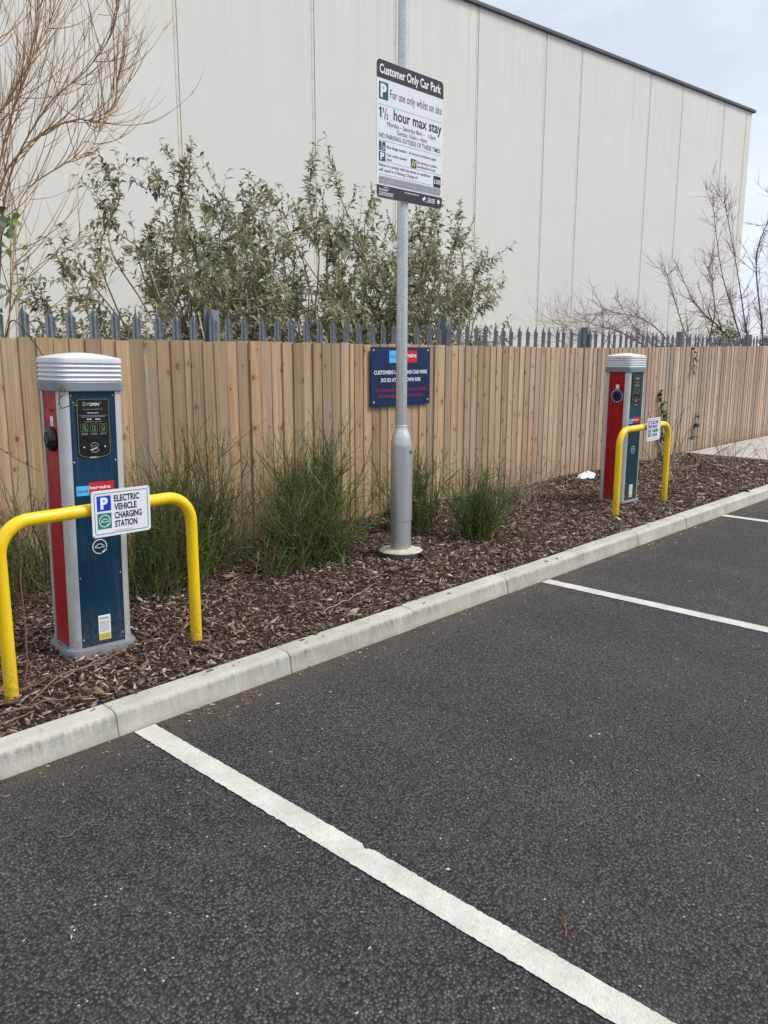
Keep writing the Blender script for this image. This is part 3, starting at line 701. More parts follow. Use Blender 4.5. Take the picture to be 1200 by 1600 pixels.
    Q.rect('sticker', 'blackm', -.012, 1.158, .036, 1.171, .0012); Q.poly('indicator', 'yelprint', [(.048+.003*math.cos(a), 1.21+.003*math.sin(a)) for a in np.linspace(0, 2*PI, 9)[:-1]], .0012)
    Q.tiny('lettering', 'greyprint', .0, .026, 1.11, .003, .002, 3); Q.tiny('lettering', 'greyprint', .0, .026, 1.102, .003, .002, 4)
    cz, cu = 1.032, .014
    def ring(u, v, r, x_, nn=28): return [(x_, -u-r*math.cos(2*PI*i/nn), v+r*math.sin(2*PI*i/nn)) for i in range(nn)]
    if socket == 'blue':
        mb = MB(); mb.loft([ring(cu, cz, .066, x0+.001), ring(cu, cz, .066, x0-.002)]); mb.build('socket_disc', 'eublue', ls, True, 30)
        for k in range(16):
            a = 2*PI*k/16; Q.poly('disc_dots', 'whitep', [(cu+.056*math.cos(a)+.0058*math.cos(t), cz+.056*math.sin(a)+.0058*math.sin(t)) for t in np.linspace(0, 2*PI, 9)[:-1]], .003, False)
        mb = MB(); mb.loft([ring(cu, cz, .042, x0-.001), ring(cu, cz, .042, x0-.010), ring(cu, cz, .036, x0-.014), ring(cu, cz, .030, x0-.013), ring(cu, cz, .028, x0-.009)]); mb.build('socket', 'eublue', ls, True, 30)
        mb = MB(); mb.loft([ring(cu, cz, .02, x0-.009), ring(cu, cz, .018, x0-.017)]); mb.build('socket_flap', 'black', ls, True, 30)
    else:
        mb = MB(); mb.loft([ring(cu, cz, .056, x0+.001), ring(cu, cz, .056, x0-.012), ring(cu, cz, .050, x0-.024), ring(cu, cz, .035, x0-.030), ring(cu, cz, .034, x0-.024)]); mb.build('socket', 'black', ls, True, 30)
        mb = MB(); mb.loft([ring(cu, cz, .033, x0-.024), ring(cu, cz, .028, x0-.033)]); mb.build('socket_flap', 'blackm', ls, True, 30)
    Q.finish(ls)
    return root
charger((1.808, 3.695, .10), -.07, (-.004, .021), 'blue', 'blue and red ev charger nearest the camera, beside the left hoop', 'black')
charger((7.285, 3.71, .10), -.065, (.002, .002), 'teal', 'blue and red ev charger farther along the bed, blue ringed socket on its red side', 'blue')

# ================================================================== YELLOW HOOPS + SIGNS
def hoop(x0, y0, x1, y1, h, zb, label, lean=0.):
    R_ = .135; d = V((x1-x0, y1-y0, 0)); L = d.length; d.normalize(); pts = []
    pts.append((0, -.25)); pts += [(0, h*k) for k in (0, .3, .6)]; pts.append((0, h-R_))
    for a in range(9, 91, 9): t = math.radians(a); pts.append((R_-R_*math.cos(t), h-R_+R_*math.sin(t)))
    pts.append((L/2, h))
    for a in range(0, 91, 9): t = math.radians(a); pts.append((L-R_+R_*math.sin(t), h-R_+R_*math.cos(t)))
    pts += [(L, h*k) for k in (.6, .3, 0)]; pts.append((L, -.25))
    mb = MB(); mb.tube([(x0+d.x*s, y0+d.y*s+lean*z, zb+z) for s, z in pts], .0285, 20)
    return tag(mb.build('barrier_hoop', 'yellow', None, True, 60), label, 'hoop barrier', 'yellow hoop barriers before the chargers')
hoop(1.262, 3.345, 2.205, 3.385, .745, .10, 'yellow tubular hoop barrier before the nearest charger at the left edge')
hoop(6.57, 3.36, 7.625, 3.395, .765, .10, 'yellow tubular hoop barrier before the far charger')

def hoop_sign(cx, cy, cz, rz, ry, label):
    root = tag(empty('charging_sign', (cx, cy, cz), (0, ry, rz)), label, 'sign', 'charging station signs on the hoops')
    w, h = .292, .208
    mb = MB(); mb.loft([[(a, -.0015 if k else .0015, b) for a, b, _ in rrect(w, h, .012)] for k in (0, 1)]); pn = mb.build('sign_panel', 'white', root)
    P = Print(lambda u, v, d: (u, -.0015-d, v))
    P.frame('border', 'blackm', -.134, -.092, .134, .092, .0022, .0008, .012)
    P.rect('emblem_field', 'signblue', -.121, .012, -.053, .080, .0008); P.text('lettering', 'whitep', 'P', -.104, .023, .047, .0016, .036, 'l', .045)
    P.rect('emblem_field', 'signteal', -.121, -.068, -.053, .002, .0008); ev_emblem(P, 'emblem', 'whitep', -.087, -.033, .026, .0016)
    for k, (t, wd_) in enumerate((('ELECTRIC', .128), ('VEHICLE', .113), ('CHARGING', .138), ('STATION', .113))):
        P.text('lettering', 'blackm', t, -.037, .049-k*.0385, .0275, .0008, wd_, 'l', .028)
    P.tiny('lettering', 'greyprint', -.04, .05, -.084, .003, .0008, 2)
    P.finish(pn)
    for u in (-.139, .139):
        for v in (-.097, .097):
            P2 = MB(); P2.loft([[(u+.003*math.cos(a), y_, v+.003*math.sin(a)) for a in np.linspace(0, 2*PI, 9)[:-1]] for y_ in (-.001, -.0035)]); P2.build('rivet', 'bolt', root)
    for u in (-.09, .09):
        mb = MB(); mb.box(u-.012, .0016, -.05, u+.012, .008, .05); mb.build('clip', 'bolt', root)
hoop_sign(1.803, 3.322, .828, .04, .018, 'white electric vehicle charging sign on the near yellow hoop')
hoop_sign(7.165, 3.332, .842, .03, .0, 'small white electric vehicle charging sign on the far yellow hoop')

# ================================================================== POST WITH PARKING SIGN
PX, PYY = 4.190, 3.783
post = tag(empty('sign_post', (PX, PYY, .11)), 'tall galvanised steel post with wide service base in the bed', 'post')
oa = math.radians(22)
def oct_(r, z): 
    out = []
    for i in range(8):
        a = oa+2*PI*i/8; nx_, ny_ = math.cos(a), math.sin(a)
        for da in (-.13, -.06, .06, .13): out.append((r*math.cos(a+da)*(1-.03*(.13-abs(da))/.13*0), r*math.sin(a+da), z))
    return out
mb = MB(); mb.loft([circ(.0735, .0, 32), circ(.0735, .78, 32), circ(.0725, .80, 32), circ(.066, .845, 32), circ(.052, .885, 32), circ(.0435, .905, 32), circ(.0435, .925, 32), circ(.040, .928, 32)]); mb.build('service_base', 'galv', post, True, 35)
mb = MB(); mb.loft([oct_(.0385, .92), oct_(.038, 2.5), oct_(.036, 5.6), oct_(.02, 5.62)]); mb.build('shaft', 'galv', post, True, 18)
# door wrapped on the base
mb = MB(); a0, a1 = math.radians(-157), math.radians(-54); nn = 12; z0, z1 = .262, .79; rings = []
vv = []
for r_ in (.0735, .0795):
    for k in range(nn+1):
        a = a0+(a1-a0)*k/nn; e = min(k, nn-k); ch = .012 if e == 0 else .003 if e == 1 else 0
        vv += [(r_*math.cos(a), r_*math.sin(a), z0+ch), (r_*math.cos(a), r_*math.sin(a), z1-ch)]
q = 2*(nn+1); ff = []
for k in range(nn):
    ff.append((q+2*k, q+2*k+2, q+2*k+3, q+2*k+1)); ff.append((2*k+1, 2*k+3, q+2*k+3, q+2*k+1)); ff.append((2*k, q+2*k, q+2*k+2, 2*k+2))
ff += [(0, 1, q+1, q), (2*nn, q+2*nn, q+2*nn+1, 2*nn+1)]
mb.v = vv; mb.f = ff; door = mb.build('door', 'galv', post, True, 30)
mb = MB(); ca = math.radians(-82); mb.tube([(.079*math.cos(ca), .079*math.sin(ca), .745), (.083*math.cos(ca), .083*math.sin(ca), .745)], .009, 10); mb.build('lock', 'blackm', door)
mb = MB(); mb.loft([circ(.172, -.03), circ(.172, .036), circ(.168, .041), circ(.161, .041), circ(.159, .034)]); mb.build('ground_ring', 'rubber', post, True, 40)
mb = MB(); cr_ = []
for r_, z_ in ((.1585, -.01), (.1585, .038), (.13, .044), (.09, .052), (.07, .056)): cr_.append([(a, b, z_+.006*mn.noise(V((a*40, b*40, r_*9)))) for a, b, _ in circ(r_, 0, 40)])
mb.loft(cr_); mb.build('cement_collar', 'cement', post, True)

ps = tag(empty('parking_sign', (4.205, 3.728, 2.893)), 'tall white customer car park notice with charcoal header high on the post', 'sign')
w, h = .645, .805
mb = MB(); mb.loft([[(a, y_, b) for a, b, _ in rrect(w, h, .03)] for y_ in (.002, -.002)]); pn = mb.build('sign_panel', 'white', ps)
P = Print(lambda u, v, d: (u, -.002-d, v))
ri = [(x_, y_) for x_, y_, _ in rrect(w-.004, h-.004, .028, 0, 6)]
hdr = [q for q in ri if q[1] > .30]; hdr = [(w/2-.002, .296)]+hdr+[(-w/2+.002, .296)]
P.poly('header_band', 'charcoal', hdr, .0008)
ftr = [q for q in ri if q[1] < -.33]; ftr = [(-w/2+.002, -.326)]+ftr+[(w/2-.002, -.326)]
P.poly('footer_band', 'charcoal', ftr, .0008)
P.text('lettering', 'whitep', 'Customer Only Car Park', -.297, .325, .050, .0016, .590, 'l', .022)
P.rect('emblem_field', 'petrol', -.302, .176, -.218, .276, .0008); P.text('lettering', 'whitep', 'P', -.288, .190, .072, .0016, .054, 'l', .035)
P.poly('emblem', 'yelprint', [(-.258+.008*math.cos(a), .243+.008*math.sin(a)) for a in np.linspace(0, 2*PI, 13)[:-1]], .002)
P.text('lettering', 'charcoal', 'For use only whilst on site', -.20, .196, .050, .0008, .505, 'l')
for v in (.145, -.062, -.185, -.288): P.rect('divider', 'greyprint', -.305, v, .31, v+.0022, .0008)
P.stroke('lettering', 'blackm', [(-.302, .113), (-.288, .122), (-.285, .130)], .007, .0008); P.stroke('lettering', 'blackm', [(-.285, .070), (-.285, .131)], .0115, .0012)
P.stroke('lettering', 'blackm', [(-.269, .121), (-.262, .125)], .004, .0008); P.stroke('lettering', 'blackm', [(-.261, .100), (-.261, .130)], .006, .0012)
P.stroke('lettering', 'blackm', [(-.252, .064), (-.235, .132)], .006, .0008); P.text('lettering', 'blackm', '2', -.236, .068, .028, .0008, .02, 'l', .02)
P.text('lettering', 'blackm', 'hour max stay', -.168, .075, .062, .0008, .474, 'l', .018)
P.text('lettering', 'charcoal', 'Monday – Saturday 8am –', -.225, .030, .026, .0008, .36, 'l'); P.text('lettering', 'charcoal', '10pm', .175, .028, .026, .0008, .072, 'l')
P.text('lettering', 'charcoal', 'Sunday 10am – 4pm', -.135, -.006, .026, .0008, .29, 'l')
P.text('lettering', 'charcoal', 'NO PARKING OUTSIDE OF THESE TIMES', -.298, -.046, .027, .0008, .595, 'l', .006)
P.rect('emblem_field', 'petrol', -.302, -.122, -.242, -.068, .0008)
P.stroke('emblem', 'whitep', [(-.276, -.080), (-.275, -.097), (-.258, -.098), (-.252, -.112)], .005, .0016)
P.stroke('emblem', 'whitep', [(-.273+.013*math.cos(math.radians(a)), -.103+.013*math.sin(math.radians(a))) for a in range(150, 351, 20)], .0035, .0016)
P.poly('emblem', 'whitep', [(-.276+.005*math.cos(a), -.074+.005*math.sin(a)) for a in np.linspace(0, 2*PI, 10)[:-1]], .0016)
P.text('lettering', 'charcoal', 'Blue Badge holders - all terms & conditions apply', -.228, -.101, .0165, .0008, .48, 'l', .008)
P.rect('emblem_field', 'petrol', -.302, -.182, -.242, -.128, .0008); P.text('lettering', 'whitep', 'P', -.289, -.174, .038, .0016, .034, 'l', .035)
P.text('lettering', 'charcoal', 'Park within marked', -.228, -.147, .0165, .0008, .185, 'l', .008); P.text('lettering', 'charcoal', 'bays', -.228, -.173, .0165, .0008, .045, 'l', .008)
P.rect('emblem_field', 'petrol', -.002, -.179, .054, -.125, .0008)
for q in (0, .02): P.stroke('emblem', 'yelprint', [(.006+q, -.170), (.027+q, -.134)], .009, .0016)
P.text('lettering', 'charcoal', 'No parking on yellow', .062, -.145, .0165, .0008, .20, 'l', .008); P.text('lettering', 'charcoal', 'lines/hatched areas', .062, -.171, .0165, .0008, .185, 'l', .008)
P.text('lettering', 'charcoal', 'Failure to comply with the terms & conditions', -.302, -.214, .0185, .0008, .50, 'l', .008)
P.text('lettering', 'charcoal', 'will result in a Parking Charge of:', -.302, -.243, .0185, .0008, .37, 'l', .008)
P.rect('emblem_field', 'blackm', .228, -.268, .304, -.196, .0008, .008); P.text('lettering', 'whitep', '£100', .233, -.245, .027, .0016, .066, 'l', .02)
for k in range(6): P.tiny('lettering', 'greyprint', -.302, .205 if k < 1 else .305, -.262-.0 if k == 0 else -.274-.0075*k+.0, .0042, .0006, 100+k)
for k in range(9): P.tiny('lettering', 'greyprint', -.302, .300, -.2745-.0055*k, .0036, .0010, 200+k)
P.stroke('lettering', 'whitep', [(-.262, -.340), (-.245, -.334), (-.225, -.336), (-.215, -.346), (-.222, -.352)], .003, .0016)
P.text('lettering', 'whitep', 'ParkingEye', -.302, -.358, .013, .0016, .078, 'l', .02)
for k in range(3): P.tiny('lettering', 'whitep', -.302, -.17, -.370-.0085*k, .0042, .0016, 300+k)
P.tiny('lettering', 'whitep', -.06, .08, -.345, .005, .0016, 310)
P.stroke('emblem', 'whitep', [(.12, -.366), (.145, -.348)], .016, .0016); P.stroke('emblem', 'whitep', [(.14, -.37), (.158, -.376)], .003, .0016)
for k in range(3): P.tiny('lettering', 'whitep', .17, .245, -.352-.011*k, .006, .0016, 320+k)
P.poly('emblem', 'dgreen', [(.282+.018*math.cos(a), -.358+.018*math.sin(a)) for a in np.linspace(0, 2*PI, 19)[:-1]], .0016)
P.poly('emblem', 'whitep', [(.282+.012*math.cos(a), -.358+.012*math.sin(a)) for a in np.linspace(0, 2*PI, 19)[:-1]], .0022)
P.finish(pn)
for v in (-.28, .28):
    mb = MB(); mb.box(-.26, .003, v-.015, .26, .015, v+.015); mb.build('rail', 'bolt', ps)
    mb = MB(); mb.loft([[(-.015+.047*math.cos(a), .055+.047*math.sin(a), v+dz) for a in np.linspace(0, 2*PI, 25)[:-1]] for dz in (-.013, .013)]); mb.build('clamp', 'bolt', ps, True, 40)

# navy board on the timber fence
nb = tag(empty('notice_board', (5.385, FY-.034, 1.325)), 'navy blue car park notice fixed to the timber fence behind the post', 'sign')
w, h = .775, .505
pn = link('sign_panel', bevbox(-w/2, -.003, -h/2, w/2, .003, h/2, .001), 'navy', nb)
P = Print(lambda u, v, d: (u, -.003-d, v))
P.rect('emblem_field', 'cyan', -.16, .118, -.01, .222, .0008); P.rect('emblem_field', 'redp', -.01, .118, .205, .222, .0008)
P.text('lettering', 'bluetext', 'home', -.15, .160, .032, .0016, .125, 'l'); P.text('lettering', 'whitep', 'bargains', .0, .165, .036, .0016, .195, 'l', .02)
P.text('lettering', 'whitep', 'CUSTOMERS USING THIS CAR PARK', 0, .022, .031, .0008, .70, 'c', .02)
P.text('lettering', 'whitep', 'DO SO AT THEIR OWN RISK', 0, -.044, .031, .0008, .52, 'c', .02)
P.text('lettering', 'redtext', 'The Company Accepts No Responsibility', 0, -.125, .026, .0008, .68, 'c', .008)
P.text('lettering', 'redtext', 'For Damage, Accidents or Losses', 0, -.178, .026, .0008, .58, 'c', .008)
P.finish(pn)
for u in (-.355, .355):
    for v in (-.215, .225):
        mb = MB(); mb.loft([[(u+r_*math.cos(a), y_, v+r_*math.sin(a)) for a in np.linspace(0, 2*PI, 11)[:-1]] for r_, y_ in ((.009, -.003), (.009, -.006), (.005, -.008))]); mb.build('screw', 'bolt', nb)

# ================================================================== PLANTS
def rv(r, s=1): return V((r.gauss(0, s), r.gauss(0, s), r.gauss(0, s)))
def jit(r, c, a=.2): k = r.uniform(1-a, 1+a); return tuple(x*k for x in c)
def grow(r, p, d, L, n, wob, up):
    """polyline that wanders and bends upwards (up > 0) or droops"""
    pts = [V(p)]; d = V(d).normalized()
    for i in range(n):
        d = (d+rv(r, wob)+V((0, 0, up))).normalized(); pts.append(pts[-1]+d*(L/n))
    return pts
def spline(pts, per=5):
    P_ = [V(q) for q in pts]; P_ = [P_[0]*2-P_[1]]+P_+[P_[-1]*2-P_[-2]]; out = []
    for i in range(1, len(P_)-2):
        a, b, c, d = P_[i-1:i+3]
        for k in range(per):
            t = k/per; out.append(.5*((2*b)+(c-a)*t+(2*a-5*b+4*c-d)*t*t+(3*b-a-3*c+d)*t**3))
    out.append(P_[-2]); return out
def leaf(mb, p, d, nrm, L, w, c, droop=.25, fold=.25):
    d = d.normalized(); s = d.cross(nrm)
    s = s.normalized() if s.length > 1e-5 else d.orthogonal().normalized(); u = s.cross(d)
    m_ = p+d*L*.45+u*L*.04; e = p+d*L-V((0, 0, droop*L))
    a = m_+s*w*.5+u*w*fold; b = m_-s*w*.5+u*w*fold
    k = len(mb.v); mb.v += [tuple(p), tuple(a), tuple(e), tuple(b), tuple(m_)]
    mb.f += [(k, k+4, k+1), (k+1, k+4, k+2), (k, k+3, k+4), (k+4, k+3, k+2)]; mb.c += [c]*5
def broadleaf(mb, p, d, nrm, L, w, c):
    d = d.normalized(); s = d.cross(nrm); s = s.normalized() if s.length > 1e-5 else d.orthogonal().normalized(); u = s.cross(d)
    out = [(0, 0), (.04, .3), (.2, .5), (.42, .46), (.68, .3), (.88, .12), (1, 0)]; k = len(mb.v)
    mid = [(t, 0) for t, _ in out]
    P_ = [p+d*L*t-u*(L*.18*t*t) for t, _ in out]; A_ = [P_[i]+s*w*q+u*w*.22*q for i, (t, q) in enumerate(out)]; B2 = [P_[i]-s*w*q+u*w*.22*q for i, (t, q) in enumerate(out)]
    mb.v += [tuple(q) for q in P_+A_+B2]; mb.c += [c]*21
    for i in range(6): mb.f += [(k+i, k+i+1, k+7+i+1, k+7+i), (k+i, k+14+i, k+14+i+1, k+i+1)]
def berry(mb, p, rad, c):
    k = len(mb.v); o = [(1, 0, 0), (-1, 0, 0), (0, 1, 0), (0, -1, 0), (0, 0, 1), (0, 0, -1)]
    mb.v += [tuple(p+V(q)*rad) for q in o]; mb.c += [c]*6
    mb.f += [(k+0, k+2, k+4), (k+2, k+1, k+4), (k+1, k+3, k+4), (k+3, k+0, k+4), (k+2, k+0, k+5), (k+1, k+2, k+5), (k+3, k+1, k+5), (k+0, k+3, k+5)]

def buddleia(loc, nst, spread, hgt, seed, label):
    r = random.Random(seed); root = tag(empty('buddleia_bush', loc), label, 'bush', 'grey-green bushes behind the fences')
    st = MB(); lv = MB(); sd = MB()
    GC = [(.29, .31, .17), (.36, .375, .24), (.17, .20, .11), (.45, .44, .26), (.25, .29, .21), (.56, .54, .40), (.38, .33, .18)]
    TC = [(.46, .36, .23), (.36, .27, .17), (.55, .45, .31), (.26, .19, .12)]
    def leafy(pts, s0, big):
        n = len(pts)-1
        for i in range(1, n+1):
            t = i/n
            if t < s0: continue
            d = (pts[i]-pts[i-1]).normalized(); ax = d.orthogonal().normalized()
            a0 = r.uniform(0, 2*PI)
            for q in range(3):
                an = a0+q*PI*2/3+r.gauss(0, .5); s = Matrix.Rotation(an, 3, d) @ ax
                dd = (d*.55+s*.8+V((0, 0, -.18))+rv(r, .15)); L = big*r.uniform(.45, 1.35)
                leaf(lv, pts[i-1].lerp(pts[i], r.random()), dd, V((0, 0, 1))+rv(r, .35), L, L*r.uniform(.28, .44), jit(r, r.choice(GC), .3), r.uniform(0, .45))
    RX, RY = 1.42*spread, 1.15*spread; zc = hgt*.36
    ylim = 5.46-loc[1]
    bases = [V((r.gauss(0, .5), r.gauss(0, .25), 0)) for q in range(12)]
    for k in range(nst):
        while True:
            q = rv(r).normalized()*(r.random()**.38); q.z = abs(q.z) if r.random() < .8 else q.z*.5
            tip = V((q.x*RX, q.y*RY, zc+q.z*(hgt-zc)))
            if tip.y > ylim+.05: break
        out = V((q.x, q.y, .25+.5*abs(q.z))).normalized()
        b0 = r.choice(bases)+V((q.x*RX*.35*r.random(), q.y*RY*.3*r.random(), 0)); low = b0.lerp(tip, .45); low.z = tip.z*.42+.1
        mid = b0.lerp(tip, .78)+V((0, 0, .06*hgt))+rv(r, .06); end = tip+out*.12+V((0, 0, r.uniform(-.1, .22)))
        pts = spline([b0, low+rv(r, .16), mid+rv(r, .16), tip, end+rv(r, .08)], 4)
        for w_ in pts: w_.y = max(w_.y, ylim)
        n_ = len(pts); st.tube(pts, [.0095*(1-.85*i/n_)+.0012 for i in range(n_)], 4, jit(r, r.choice(TC)), False)
        leafy(pts[n_//2:], .1, .088)
        for j in range(r.randint(5, 9)):
            i = r.randint(n_//3, n_-2); dd = ((pts[i+1]-pts[i]).normalized()*.6+rv(r, .5)+out*.35+V((0, 0, .25)))
            sp = grow(r, pts[i], dd, r.uniform(.18, .5), 6, .1, .03)
            for w_ in sp: w_.y = max(w_.y, ylim)
            st.tube(sp, [.0034*(1-.7*j_/6) for j_ in range(7)], 3, jit(r, r.choice(TC)), False); leafy(sp, .15, .086)
        if q.z > .35 and q.length > .7 and r.random() < .8:
            sp = grow(r, pts[-1], (pts[-1]-pts[-2]).normalized()+V((0, 0, .6)), r.uniform(.16, .34), 7, .06, .1); st.tube(sp, .0025, 3, (.1, .07, .05), False)
            for j in range(1, 8):
                for w_ in range(4): berry(sd, sp[j]+rv(r, .016*(1.2-j/8)), r.uniform(.008, .014)*(1.1-j/11), jit(r, (.05, .03, .028), .4))
    st.build('stems', 'twig', root); lv.build('foliage', 'leaf', root); sd.build('seed_heads', 'twig', root)['kind'] = 'stuff'
    return root
buddleia((4.5, 6.75, .05), 112, 1.08, 3.0, 21, 'leafy grey-green bush with dark seed spikes behind the palisade, left')
buddleia((6.25, 6.9, .05), 118, 1.1, 3.2, 22, 'dense leafy bush behind the fences, directly left of the post')
buddleia((7.75, 6.75, .05), 92, 1.0, 3.05, 23, 'looser leafy bush behind the fences, right of the post')

def twiggy(r, mb, limb, n, Lr, up, rad, cols, side=None, sub=0, t0=.2, seg=6, spread=.9, wob=.06):
    m_ = len(limb)-1
    for k in range(n):
        t = t0+(1-t0)*r.random(); i = min(m_-1, int(t*m_)); p = limb[i].lerp(limb[i+1], t*m_-i); d = (limb[i+1]-limb[i]).normalized()
        dd = (d*.8+rv(r, spread*.6)+(side*r.uniform(0, .9) if side is not None else V((0, 0, 0)))).normalized()
        L = r.uniform(*Lr)*(1.15-.5*t); pts = grow(r, p, dd, L, seg, wob, up)
        mb.tube(pts, [rad*(1-.75*j/seg) for j in range(seg+1)], 3, jit(r, r.choice(cols)), False)
        if sub: twiggy(r, mb, pts, sub, (Lr[0]*.4, Lr[1]*.5), up*1.2, rad*.6, cols, None, 0, .15, 5, spread, wob)
# bare willow on the left
r = random.Random(5)
wil = tag(empty('willow_tree', (2.55, 6.9, .05)), 'bare orange-brown willow with upswept twigs at the left edge', 'tree')
WC = [(.44, .255, .115), (.52, .32, .15), (.32, .185, .09), (.56, .38, .20), (.24, .14, .08)]
tr = MB(); tw = MB(); o_ = V((2.55, 6.9, .05)); B_ = lambda x_, z_, y_=6.8: V((2.55+(x_-2.55)*.80, y_, z_))-o_
limbs = [([(2.55, .05), (2.6, 1.2), (2.68, 2.2), (2.78, 3.4), (2.85, 4.6), (2.9, 5.8)], .055, 6.9), ([(2.6, 1.3), (2.72, 2.3), (2.92, 2.85), (3.25, 3.2), (3.6, 3.36), (3.95, 3.46), (4.2, 3.62), (4.28, 3.95)], .026, 6.75),
         ([(2.65, 1.6), (2.85, 2.5), (3.1, 3.2), (3.35, 3.9), (3.5, 4.6), (3.55, 5.3)], .026, 6.9), ([(2.7, 2.0), (2.9, 2.8), (3.3, 3.4), (3.75, 3.75), (4.0, 4.1), (4.1, 4.5)], .02, 6.6),
         ([(2.62, 1.2), (2.75, 2.1), (3.0, 2.7), (3.3, 2.95), (3.6, 3.1), (3.85, 3.35), (3.95, 3.7)], .017, 6.5), ([(2.6, 1.5), (2.7, 2.6), (2.95, 3.6), (3.15, 4.4), (3.2, 5.2)], .024, 7.1),
         ([(2.6, 1.0), (2.7, 1.7), (2.95, 2.1), (3.25, 2.3), (3.5, 2.4), (3.65, 2.55)], .011, 6.5), ([(2.6, 1.8), (2.65, 3.0), (2.95, 4.2), (3.35, 5.2)], .02, 6.6), ([(2.66, 2.3), (2.9, 3.1), (3.3, 3.75), (3.65, 4.3), (3.75, 5.0)], .018, 7.0),
         ([(2.6, .9), (2.75, 1.55), (3.0, 1.85), (3.35, 1.95), (3.7, 2.2)], .009, 6.4)]
for (pl, rad, yy) in limbs:
    pts = spline([B_(a, b, yy+r.uniform(-.15, .15)*(k > 0)) for k, (a, b) in enumerate(pl)], 5); n_ = len(pts)
    rad *= .42; tr.tube(pts, [rad*(1-.82*i/n_) for i in range(n_)], 6, jit(r, r.choice(WC)), False)
    big = rad > .0056
    twiggy(r, tw, pts, 38 if big else 12, (.5, 1.2) if big else (.25, .6), .11, .0046 if big else .0036, WC, V((.3, 0, .0)), 2 if big else 1, .1, 10, .6, .028)
tr.build('trunk', 'twig', wil, True); tw.build('crown', 'twig', wil)

# bare thorny trees on the right, leaning stems with short spurs
RC = [(.19, .125, .105), (.24, .16, .135), (.14, .095, .085), (.29, .21, .18)]
rt = V((.686, -.728, 0))
def bare_tree(loc, stems, seed, name, label, rad, ntw, cols, Lr=(.15, .6), group=None, spurs=True):
    r = random.Random(seed); root = tag(empty(name, loc), label, 'tree' if 'tree' in name else 'shrub', group); a = MB(); b = MB(); zs = .86 if 'tree' in name else 1
    for pl in stems:
        dep = r.uniform(-.25, .25); back = V((.728, .686, 0))
        pts = spline([rt*s*(1 if s > 0 else .85)+V((0, 0, z*zs))+back*(dep*k/len(pl)) for k, (s, z) in enumerate(pl)], 6); n_ = len(pts)
        a.tube(pts, [rad*(1-.85*i/n_) for i in range(n_)], 5, jit(r, r.choice(cols)), False)
        twiggy(r, b, pts, ntw, (Lr[0]*1.2, Lr[1]*1.8), .04, rad*.3, cols, None, 8, .15, 7, .8)
        if spurs: twiggy(r, b, pts, ntw*4, (.05, .2), .02, rad*.2, cols, None, 1, .1, 3, 1.6)
    a.build('trunk', 'twig', root, True); b.build('crown', 'twig', root); return root
K = .0146
bare_tree((17.42, 6.27, .0), [[(0, 0), (0, 1.6), (-.33, 2.55), (-.78, 3.7), (-1.15, 5.3)], [(.05, 0), (.1, 1.7), (-.1, 2.7), (-.35, 3.7), (-.8, 5.3)], [(.1, 0), (.38, 1.7), (.1, 3.6), (.12, 4.4), (.5, 5.4)], [(.1, 0), (.4, 1.8), (.7, 3.0), (1.1, 4.6)], [(.0, 0), (-.05, 1.6), (-.6, 2.3), (-1.3, 2.9), (-1.9, 3.9)], [(.1, .3), (.45, 1.9), (.5, 3.2), (.3, 4.6)]],
          31, 'bare_tree', 'taller bare dark-stemmed tree against the sky at the right edge', .023, 24, RC)
bare_tree((16.9, 7.1, .0), [[(0, 0), (-.05, 1.6), (-.4, 2.5), (-.85, 3.6)], [(-.05, 0), (-.35, 1.6), (-1.1, 2.5), (-2.2, 2.8)], [(0, 0), (-.2, 1.6), (-1.2, 2.1), (-2.0, 3.1)], [(.05, 0), (.25, 1.7), (.4, 2.8), (.2, 3.8)], [(-.1, 0), (-.9, 1.6), (-1.7, 2.2), (-2.7, 2.5)]],
          32, 'bare_tree', 'lower spreading bare tree behind the palisade, left of the tall one', .020, 24, RC)
bare_tree((13.0, 7.4, .0), [[(0, 0), (.1, 1.5), (-.3, 1.9), (-.7, 2.2)], [(.1, 0), (.3, 1.6), (.7, 2.0), (1.0, 1.9)], [(0, 0), (-.1, 1.5), (.1, 2.1), (.5, 2.3)], [(.2, 0), (.5, 1.5), (.2, 1.9), (-.2, 1.8)], [(-.1, 0), (-.3, 1.5), (-.6, 1.8), (-.2, 2.1)]],
          33, 'bramble_shrub', 'tangled tan leafless bramble just above the palisade behind the far charger', .011, 16, [(.30, .21, .14), (.36, .27, .19), (.22, .15, .11)], (.2, .6), None, False)
# evergreen bits beyond
def leafball(mb, r, c, rad, n, L, cols):
    for k in range(n):
        q = rv(r).normalized()*(r.random()**.45); p = V((c[0]+q.x*rad[0], c[1]+q.y*rad[1], c[2]+q.z*rad[2])); leaf(mb, p, q+rv(r, .5), V((0, 0, 1))+rv(r, .5), L*r.uniform(.6, 1.3), L*.5, jit(r, r.choice(cols), .3), .1)
def evergreen(loc, balls, seed, label, cols, L=.09):
    r = random.Random(seed); root = tag(empty('evergreen_shrub', loc), label, 'shrub'); mb = MB(); st = MB()
    for c, rad, n in balls:
        leafball(mb, r, c, rad, n, L, cols)
        for k in range(5): st.tube(grow(r, (c[0]*.4, c[1]*.4, 0), V(c)+rv(r, .3), max(.3, V(c).length), 5, .05, 0), [.012, .01, .008, .006, .004, .003], 4, (.12, .08, .05), False)
    st.build('stems', 'twig', root); mb.build('foliage', 'leaf', root)
evergreen((16.9, 6.5, 0), [((0, 0, 1.85), (.22, .22, .3), 170), ((.1, 0, 1.3), (.4, .4, .6), 200)], 41, 'small yellow-green evergreen tuft below the bare trees', [(.22, .24, .05), (.13, .16, .04), (.3, .28, .08)], .1)
